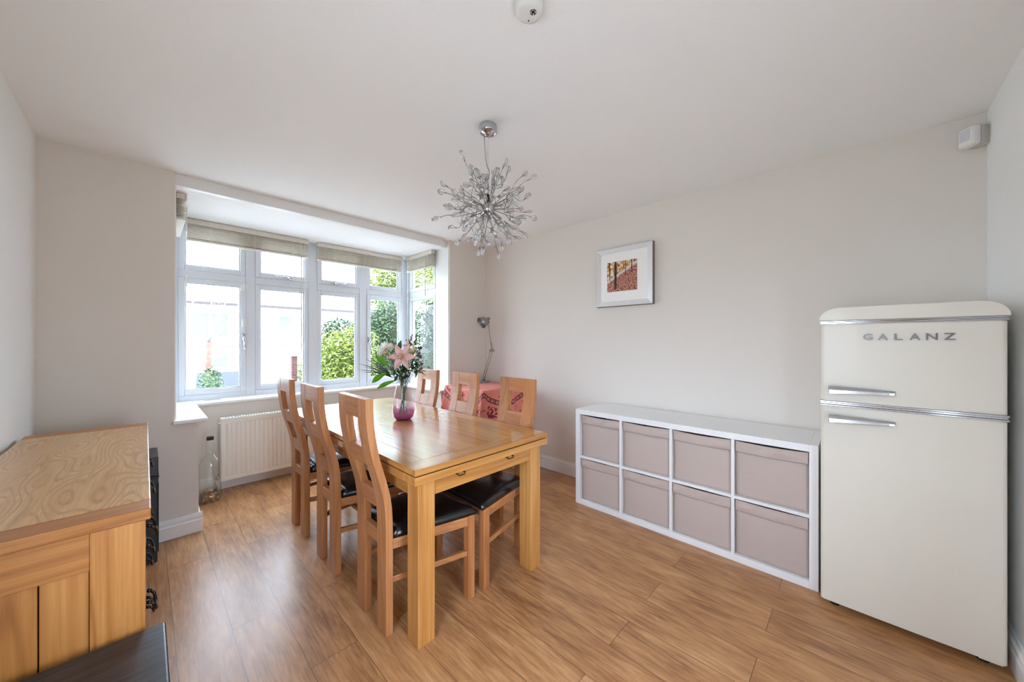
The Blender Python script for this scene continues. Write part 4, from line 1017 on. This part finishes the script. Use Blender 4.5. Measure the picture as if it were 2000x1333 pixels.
spike('pale budding spike right of the big lily', px(812, 686, -.02), 17, 0)
def big_leaf(label, u0, v0, u1, v1, w, k, c0=0., c1=-.03, mat='lime'):
    a = px(u0, v0, c0); b = px(u1, v1, c1); t, pts = flower('broad_leaf', label, 'leaf', a, k, .0016, 'stems in the vase')
    m = MB(); d = b-a; petal(m, a, d, (cam_dir+ZV*.55).normalized(), d.length*1.02, w, .25, .22, 12, 6, shape=1.35); m.build('blade', FM[mat], t, smooth=True, thick=.001)
big_leaf('upper lime green leaf on the bouquet\'s left side', 758, 716, 735, 693, .040, 11, .0, -.02)
big_leaf('middle lime green leaf pointing down left from the bouquet', 756, 729, 728, 746, .046, 12, -.01, -.03)
big_leaf('lowest lime green leaf hanging beside the vase rim', 775, 743, 741, 756, .034, 13, -.03, -.06)
big_leaf('dark green leaf just under the big lily', 790, 728, 797, 700, .040, 14, -.02, -.05, 'dark')
big_leaf('dark green leaf rising behind the lily', 776, 700, 782, 665, .036, 16, .0, .0, 'leaf')
def palm(label, u0, v0, k, tips):
    t, pts = flower('palm_leaf', label, 'leaf', px(u0, v0, .0), k, .002, 'stems in the vase'); m = MB(); a = px(u0, v0, .0)
    for (u, v, c) in tips:
        b = px(u, v, c); md = a+(b-a)*.55+ZV*.012; m.tube([a, a+(md-a)*.5+ZV*.004, md, md+(b-md)*.6, b], [.0022, .0034, .0032, .0016, .0004], 5)
    m.build('fronds', FM['palm'], t, smooth=True)
palm('spiky dark palm leaf fanning out to the bouquet\'s left', 764, 737, 15, [(702, 722, -.02), (706, 727, .0), (704, 710, -.03), (716, 712, .02), (712, 700, .0), (724, 698, -.02), (733, 697, .01), (708, 718, .03), (728, 706, .03)])
def filler():
    rnd = random.Random(11)
    spots = [(786, 722, -.03), (770, 724, -.01), (800, 722, -.03), (812, 716, .0), (778, 735, -.02), (796, 738, -.02), (818, 728, .02), (770, 706, .03), (806, 706, .03)]
    for k, (u, v, c) in enumerate(spots):
        e = px(u, v, c); lab = ['centre', 'left centre', 'right centre', 'right side', 'lower left', 'lower middle', 'outer right', 'back left', 'back right'][k]
        t, pts = flower('foliage_sprig', 'leafy dark green sprig at the %s of the bouquet' % lab, 'foliage', e, 20+k, .0014, 'stems in the vase')
        m = MB()
        for j in range(16):
            q = Vector(pts[-1-(j % 5)]) if j < 10 else e; d = Vector((rnd.uniform(-1, 1), rnd.uniform(-1, 1), rnd.uniform(-.35, 1))); petal(m, q + d*.004, d, (ZV+RV*rnd.uniform(-.5, .5)).normalized(), rnd.uniform(.028, .055), rnd.uniform(.009, .016), rnd.uniform(.2, 1.0), .3, 5, 2)
        m.build('leaves', FM['dark' if k % 2 else 'leaf'], t, smooth=True, thick=.0006)
filler()

# ------------------------------------------------------------------ chandelier
def chandelier():
    c = Vector((1.252, 1.392, 1.995)); t = thing('chandelier', 'chrome starburst chandelier with glass buds hanging above the table', 'chandelier', c)
    cz = H
    can = MB(); can.lathe([(.046, 0), (.0465, -.006), (.0465, -.030), (.044, -.036), (.040, -.0365), (.037, -.032), (.030, -.036), (.018, -.046), (.015, -.050), (.004, -.052)], (c.x, c.y, cz), 48); can.build('canopy', MT['chrome'], t, smooth=True, bevel=.0008)
    MB().tube([(c.x, c.y, cz-.05), (c.x, c.y, c.z+.12)], .0009, 6).build('suspension_wire', MT['steel'], t)
    cd = glassy('clear_cord', (.72, .72, .72), alpha_diff=.55, diff=(.6, .6, .6))
    MB().tube(bez((c.x-.016, c.y+.016, cz-.036), (c.x-.008, c.y+.01, cz-.15), (c.x-.010, c.y+.010, cz-.205), (c.x+.004, c.y-.003, cz-.23), 12) + bez((c.x+.004, c.y-.003, cz-.23), (c.x+.016, c.y-.014, cz-.255), (c.x-.028, c.y+.024, cz-.33), (c.x-.012, c.y+.01, c.z+.035), 12)[1:], .0032, 8).build('cord', cd, t, smooth=True)
    MB().ball(c, .036, 3).build('hub', MT['chrome'], t, smooth=True)
    MB().tube([c+ZV*.03, c+ZV*.075], .008, 14).build('hub_stem', MT['darkmetal'], t, smooth=True)
    gb = None
    m, nt, p = newmat('crystal_glass'); p.inputs['Transmission Weight'].default_value = .78; p.inputs['Roughness'].default_value = .08; p.inputs['IOR'].default_value = 1.45; p.inputs['Base Color'].default_value = (.95, .96, .97, 1)
    gl = m
    # lamp holders
    for d in ((1, .3, .6), (-.7, .8, .55), (-.6, -.8, -.7), (.8, -.5, -.65), (.1, -1, .1), (-1, .1, -.1), (.2, .9, -.5), (-.2, -.3, -1)):
        d = Vector(d).normalized(); MB().tube([c+d*.030, c+d*.085], .0075, 14).build('lamp_holder', MT['steel'], t, smooth=True); MB().tube([c+d*.085, c+d*.100], [.006, .003], 10).build('lamp', flat('capsule_lamp', (236, 236, 230), .2, noise=.01) if gb is None else gb, t, smooth=True)
    # bud mesh, pointing +z: five-lobed closed flower
    def bud_mesh(nm, L_, w):
        b = MB(); n = 10; prof = [(.12, 0), (.55, .14), (.92, .34), (1.0, .52), (.86, .72), (.62, .9), (.30, 1.0)]; rings = []
        for r, z in prof: rings.append([b.bm.verts.new((w*r*(1 if k % 2 else .56+.16*z)*math.cos(2*PI*k/n), w*r*(1 if k % 2 else .56+.16*z)*math.sin(2*PI*k/n), L_*(z+(.06 if (k % 2 and z > .8) else 0)))) for k in range(n)])
        for a, q in zip(rings, rings[1:]):
            for k in range(n): b.bm.faces.new((a[k], a[(k+1) % n], q[(k+1) % n], q[k]))
        b.bm.faces.new(rings[0][::-1]); b.bm.faces.new(rings[-1]); bmesh.ops.recalc_face_normals(b.bm, faces=b.bm.faces)
        me = bpy.data.meshes.new(nm); b.bm.to_mesh(me); b.bm.free(); me.materials.append(gl); return me
    buds = [bud_mesh('glass_bud', .043, .0128), bud_mesh('glass_bud', .036, .0148)]
    rnd = random.Random(21)
    variants = []; wirem = flat('wire_chrome', (150, 150, 152), .22, 1.0, noise=.05)
    for v in range(6):
        b = MB(); L_ = .120+.012*v; w = rnd.uniform(-.010, .010); main = bez((0, 0, .032), (0, 0, L_*.5), (w, w*.5, L_*.8), (w, w, L_), 8); b.tube(main, .0018, 6)
        ends = []
        for j in range(3):
            a = j*2.09+v*.7+rnd.uniform(-.3, .3); start = Vector(main[-1-2*j]) if j else Vector(main[-1]); o = Vector((math.cos(a), math.sin(a), 0)); R_ = rnd.uniform(.030, .055); T = rnd.uniform(.020, .075) if j else rnd.uniform(.055, .085)
            if j == 0: o *= .45
            e = start+o*R_+ZV*T; cv = bez(start, start+ZV*.020+o*.030, start+o*R_*1.25+ZV*T*.35, e, 8); b.tube(cv, .0016, 6); d = (Vector(cv[-1])-Vector(cv[-2])).normalized()
            # calyx and a loose tendril
            b.tube([e-d*.003, e+d*.004], [.0035, .0026], 6)
            for s in range(3):
                aa = s*2.09; oo = d.orthogonal().normalized(); oo = Quaternion(d, aa) @ oo; b.tube([e, e+oo*.006+d*.005], [.0012, .0007], 4)
            tp = Vector(cv[4]); td = Quaternion(o, .8) @ ZV; b.tube(bez(tp, tp+td*.012-o*.006, tp-o*.022+td*.022, tp-o*.030+td*.012, 6), [.0011]*4+[.0009, .0008, .0006], 5)
            ends.append((e+d*.003, d))
        bmesh.ops.recalc_face_normals(b.bm, faces=b.bm.faces); me = bpy.data.meshes.new('branch'); b.bm.to_mesh(me); b.bm.free(); me.materials.append(wirem)
        for pz in me.polygons: pz.use_smooth = True
        variants.append((me, ends))
    N = 34
    for k in range(N):
        z = 1-2*(k+.5)/N; ph = k*2.39996; d = Vector((math.sqrt(1-z*z)*math.cos(ph), math.sqrt(1-z*z)*math.sin(ph), z))
        me, ends = variants[k % 6]; o = bpy.data.objects.new('branch', me); COL.objects.link(o); o.parent = t
        o.rotation_mode = 'QUATERNION'; o.rotation_quaternion = Vector((0, 0, 1)).rotation_difference(d) @ Quaternion((0, 0, 1), k*1.3)
        for j, (e, dd) in enumerate(ends):
            if k >= 33 and j: continue
            g = bpy.data.objects.new('glass_bud', buds[(j+k) % 2]); COL.objects.link(g); g.parent = o; g.location = e; g.rotation_mode = 'QUATERNION'; g.rotation_quaternion = Vector((0, 0, 1)).rotation_difference(dd)
chandelier()

# ================================================================== OUTSIDE
# unseen mass added to block sun: walls beside bay, upper floor, overhang behind
own = MB(); own.box(-5, -.55, 3.30, 3.58, GZ_, 2.55); own.box(3.02, 9, 3.20, 3.48, GZ_, 2.55); own.box(-.70, 9, -1.6, 3.58, 2.56, 5.0)
own.box(-.03, 2.53, 3.58, 4.42, 2.56, 2.75)
own.box(-.42, -.22, 3.58, 4.9, GZ_, 2.56)                       # unseen wall added to block sky light at the left bay window
struct(own.build('wall_light_block', flat('outer_render', (214, 208, 198), .9, noise=.05, nscale=6)))
GZ = GZ_
struct(MB().box(-40, 60, -40, 60, GZ-.1, GZ).build('ground', flat('pale_paving', (178, 177, 174), .9, noise=.08, nscale=3)))
LEAFM = {'a': flat('bush_leaf_yellow', (108, 120, 46), .5, noise=.45, nscale=2.2), 'b': flat('bush_leaf_green', (64, 88, 54), .5, noise=.4, nscale=2.5), 'c': flat('hedge_leaf', (42, 64, 28), .5, noise=.4, nscale=3),
         'twig': flat('grey_twig', (128, 125, 124), .9, noise=.2, nscale=20), 'bark': flat('bark', (104, 72, 62), .9, noise=.3, nscale=20, bump=.4)}
def foliage(parent, blobs, n, size, mat, seed, nm='foliage'):
    rnd = random.Random(seed); vs, fs = [], []
    tot = sum(b[1][0]*b[1][1]*b[1][2] for b in blobs)**1.0
    for (c, r) in blobs:
        k = int(n*r[0]*r[1]*r[2]/tot)
        for _ in range(k):
            d = Vector((rnd.gauss(0, 1), rnd.gauss(0, 1), rnd.gauss(0, 1))).normalized()*(rnd.random()**.35)
            p = Vector((c[0]+d.x*r[0], c[1]+d.y*r[1], c[2]+d.z*r[2]))
            a = Vector((rnd.gauss(0, 1), rnd.gauss(0, 1), rnd.gauss(0, .6))).normalized(); b = a.orthogonal().normalized(); b = Quaternion(a, rnd.uniform(0, 6.28)) @ b; s = size*rnd.uniform(.6, 1.3)
            i = len(vs); up = a.cross(b)*s*.12
            vs += [p-a*s, p+b*s*.38+up, p+a*s, p-b*s*.38+up]; fs += [(i, i+1, i+2), (i, i+2, i+3)]
    o0 = wloc(parent); me = bpy.data.meshes.new(nm); me.from_pydata([v-o0 for v in vs], [], fs); me.materials.append(mat)
    o = bpy.data.objects.new(nm, me); COL.objects.link(o); o.parent = parent; return o
def bush(label, loc, blobs, n, size, mat, seed, cat='bush', name='bush', stem=True, core=False):
    t = thing(name, label, cat, (*loc, GZ)); foliage(t, blobs, int(n*1.7), size*.76, mat, seed)
    if core:  # solid dark fill added so bright sky doesn't show through the leaves
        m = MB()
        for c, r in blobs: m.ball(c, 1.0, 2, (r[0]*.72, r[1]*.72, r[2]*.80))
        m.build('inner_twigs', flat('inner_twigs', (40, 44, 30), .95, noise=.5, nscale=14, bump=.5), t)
    if stem:
        m = MB(); x, y = loc
        for k in range(5): a = k*1.26; m.tube([(x+.05*math.cos(a), y+.05*math.sin(a), GZ), (x+.2*math.cos(a), y+.2*math.sin(a), GZ+.7), (blobs[k % len(blobs)][0][0], blobs[k % len(blobs)][0][1], blobs[k % len(blobs)][0][2])], [.03, .022, .01], 6)
        m.build('stem', LEAFM['bark'], t, smooth=True)
    return t
bush('bright yellow-green bush outside, behind the third casement', (2.95, 7.9), [((2.95, 7.9, .35), (.78, .6, .95)), ((2.75, 7.8, 1.0), (.55, .5, .55)), ((3.2, 7.9, 1.15), (.55, .5, .55)), ((2.6, 7.7, .1), (.5, .5, .7))], 6500, .060, LEAFM['a'], 1)
bush('dark ivy-like bush at the left edge of the third casement', (3.80, 10.6), [((3.70, 10.6, .6), (.5, .4, 1.3)), ((3.90, 10.7, 1.45), (.55, .4, .55))], 2600, .072, LEAFM['c'], 2)
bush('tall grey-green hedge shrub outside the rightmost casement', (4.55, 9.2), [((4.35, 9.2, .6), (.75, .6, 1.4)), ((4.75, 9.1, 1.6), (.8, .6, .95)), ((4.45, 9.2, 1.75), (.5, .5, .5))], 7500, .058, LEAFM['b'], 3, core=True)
bush('leafy tree with open crown above the hedge, outside the right top light', (5.7, 11.2), [((5.3, 11.1, 3.3), (.65, .5, .45)), ((5.9, 11.0, 3.7), (.8, .5, .6)), ((5.8, 11.2, 2.8), (.9, .6, .6))], 1500, .095, LEAFM['a'], 4, 'tree', 'tree')
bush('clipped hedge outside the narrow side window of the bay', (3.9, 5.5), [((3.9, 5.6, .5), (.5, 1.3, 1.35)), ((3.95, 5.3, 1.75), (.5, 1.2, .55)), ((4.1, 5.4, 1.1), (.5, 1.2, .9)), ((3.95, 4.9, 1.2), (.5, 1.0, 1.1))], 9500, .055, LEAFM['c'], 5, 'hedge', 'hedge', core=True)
bush('light green tree top outside the upper side window', (6.3, 9.7), [((6.1, 9.6, 3.1), (.7, .8, .6)), ((6.4, 9.7, 3.8), (.7, .8, .6))], 1500, .09, LEAFM['a'], 6, 'tree', 'garden_tree')
bush('small green shrub by the red brick pillar outside', (2.72, 9.6), [((2.72, 9.6, .45), (.28, .25, .5)), ((2.70, 9.55, .0), (.25, .2, .4))], 900, .05, LEAFM['a'], 8)
bush('low green shrub at the foot of the bare tree outside', (.86, 8.75), [((.86, 8.75, .42), (.20, .2, .42))], 450, .05, LEAFM['b'], 9)
def bare_tree():
    t = thing('bare_tree', 'bare street tree with reddish trunk outside the leftmost casement', 'tree', (.86, 9.2, GZ)); m = MB(); rnd = random.Random(4)
    m.tube([(.86, 9.2, GZ), (.87, 9.2, .4), (.88, 9.2, 1.3)], [.062, .055, .048], 10); m.build('trunk', LEAFM['bark'], t, smooth=True)
    for k in range(7):
        a = k*.9+.3; b = MB(); s = Vector((.88, 9.2, 1.2+.02*k)); e = s+Vector((.5*math.cos(a), .3*math.sin(a), .9+.1*k)); b.tube(bez(s, s+Vector((.1*math.cos(a), 0, .3)), e-Vector((0, 0, .3)), e, 8), [.022-.002*i for i in range(9)], 6)
        q = s+(e-s)*.6; f = q+Vector((rnd.uniform(-.3, .3), rnd.uniform(-.2, .2), .4)); b.tube([q, (q+f)/2+Vector((.04, 0, 0)), f], [.008, .005, .003], 5); b.build('branch', LEAFM['twig'], t, smooth=True)
bare_tree()
def pillar():
    t = thing('brick_pillar', 'red brick gate pillar outside, seen through the second casement', 'pillar', (2.31, 9.0, GZ))
    m, nt, p = newmat('red_brick'); tc = nt.nodes.new('ShaderNodeTexCoord'); mp = nt.nodes.new('ShaderNodeMapping'); mp.inputs['Rotation'].default_value = (PI/2, 0, 0); nt.links.new(tc.outputs['Object'], mp.inputs['Vector'])
    b = nt.nodes.new('ShaderNodeTexBrick'); b.inputs['Scale'].default_value = 4.5; b.inputs['Color1'].default_value = (.065, .022, .020, 1); b.inputs['Color2'].default_value = (.085, .036, .032, 1); b.inputs['Mortar'].default_value = (.10, .07, .065, 1); b.inputs['Mortar Size'].default_value = .015
    nt.links.new(mp.outputs[0], b.inputs['Vector']); nt.links.new(b.outputs['Color'], p.inputs['Base Color']); p.inputs['Roughness'].default_value = .9
    MB().box(2.26, 2.36, 8.95, 9.05, GZ, .98).build('shaft', m, t); MB().box(2.24, 2.38, 8.93, 9.07, .98, 1.04).build('cap', flat('stone_cap', (206, 200, 190), .9, noise=.1), t, bevel=.01)
pillar()
def house():
    y = 19.0; t = thing('house', 'pale rendered terraced house across the street', 'house', (6, y, GZ)); wm = flat('white_render', (236, 234, 230), .9, noise=.03, nscale=3)
    E_ = 2.88
    MB().box(-6, 18, y, y+7, GZ, E_).build('wall', wm, t)
    r = MB(); r.prism([(y-.35, E_), (y+3.5, E_+2.5), (y+7.35, E_), (y+7.35, E_+.15), (y+3.5, E_+2.7), (y-.35, E_+.15)], 'x', -6.3, 18.3); r.build('roof', flat('pale_roof_tiles', (222, 214, 210), .9, noise=.06, nscale=5), t)
    MB().box(-6.3, 18.3, y-.45, y-.33, E_-.08, E_+.02).build('gutter', flat('dark_gutter', (58, 50, 50), .6, noise=.1), t)
    MB().box(-6, 18, y-.06, y, 1.10, 1.17).build('string_course', flat('stone_band', (92, 84, 78), .9, noise=.1), t)
    for xx in (-1.5, 1.2, 4.2, 7.2, 10.2):
        for z0 in (-.35, 1.45):
            w = MB().box(xx, xx+1.3, y-.04, y+.02, z0, z0+1.1).build('window', MT['upvc'], t, bevel=.01); g = MB()
            for k in range(2): g.box(xx+.08+.61*k, xx+.61+.61*k, y-.05, y-.035, z0+.08, z0+1.02)
            g.build('window_glass', flat('far_window_glass', (96, 104, 112), .15, noise=.02), w)
    for xx in (2.9, 8.9): MB().box(xx, xx+.95, y-.03, y+.03, GZ, 1.0).build('front_door', flat('white_door', (226, 222, 220), .5, noise=.02), t, bevel=.01)
house()
def car():
    y0 = 0.0; x0 = 0.0; t = thing('parked_car', 'pale silver car parked outside below the leftmost casement', 'car', (0, 0, GZ)); body = flat('silver_car_paint', (232, 234, 236), .3, .1, .5, noise=.01); gm = flat('car_glass', (14, 20, 28), .10, noise=.05)
    side = [(0, .30), (.02, .62), (.10, .80), (.95, .92), (1.55, 1.36), (1.9, 1.44), (2.9, 1.42), (3.5, 1.25), (3.95, .95), (4.05, .70), (4.05, .30)]
    def P(p): return (x0+p[0], GZ+p[1])
    m = MB(); pr = [P(q) for q in side]
    A = [m.bm.verts.new((x, y0+(.0 if z < GZ+.95 else .16), z)) for x, z in pr]; B = [m.bm.verts.new((x, y0+1.72-(.0 if z < GZ+.95 else .16), z)) for x, z in pr]
    m.bm.faces.new(A[::-1]); m.bm.faces.new(B)
    for k in range(len(pr)): m.bm.faces.new((A[k], A[(k+1) % len(pr)], B[(k+1) % len(pr)], B[k]))
    m.build('body', body, t, bevel=.05, seg=4)
    def glass(nm, pts, off):
        g = MB(); n = len(pts); q0 = [g.bm.verts.new((x0+a, y0+b-off, GZ+c)) for a, b, c in pts]; q1 = [g.bm.verts.new((x0+a, y0+b+.03-off, GZ+c)) for a, b, c in pts]
        g.bm.faces.new(q0); g.bm.faces.new(q1[::-1])
        for k in range(n): g.bm.faces.new((q0[k], q0[(k+1) % n], q1[(k+1) % n], q1[k]))
        return g.build(nm, gm, t)
    glass('side_window', [(1.12, .055, .97), (1.62, .145, 1.32), (2.25, .15, 1.36), (2.25, .055, .97)], .03); glass('side_window', [(2.33, .055, .97), (2.33, .15, 1.36), (2.9, .15, 1.34), (3.45, .10, 1.18), (3.60, .055, .97)], .03)
    MB().hexa([(x0+1.02, y0+.20, GZ+.955), (x0+1.02, y0+1.52, GZ+.955), (x0+1.50, y0+1.46, GZ+1.335), (x0+1.50, y0+.26, GZ+1.335)], [(x0+.99, y0+.20, GZ+.975), (x0+.99, y0+1.52, GZ+.975), (x0+1.47, y0+1.46, GZ+1.355), (x0+1.47, y0+.26, GZ+1.355)]).build('windscreen', gm, t)
    for xx in (.78, 3.25):
        for yy in (-.02, 1.54):
            w = MB(); w.lathe([(.001, 0), (.20, 0), (.29, .01), (.31, .04), (.31, .16), (.29, .19), (.001, .2)], (x0+xx, y0+yy, GZ+.31), 28, Matrix.Rotation(-PI/2, 3, 'X')); w.build('wheel', MT['black'], t, smooth=True)
    MB().box(x0-.01, x0+.05, y0+.15, y0+.45, GZ+.62, GZ+.74).build('headlight', MT['chrome'], t, bevel=.01); MB().box(x0+.98, x0+1.12, y0-.14, y0+.02, GZ+.92, GZ+1.03).build('wing_mirror', body, t, bevel=.02)
    t.location = (2.38, 10.6, GZ); t.rotation_euler = (0, 0, PI/2)      # nose towards the house
car()
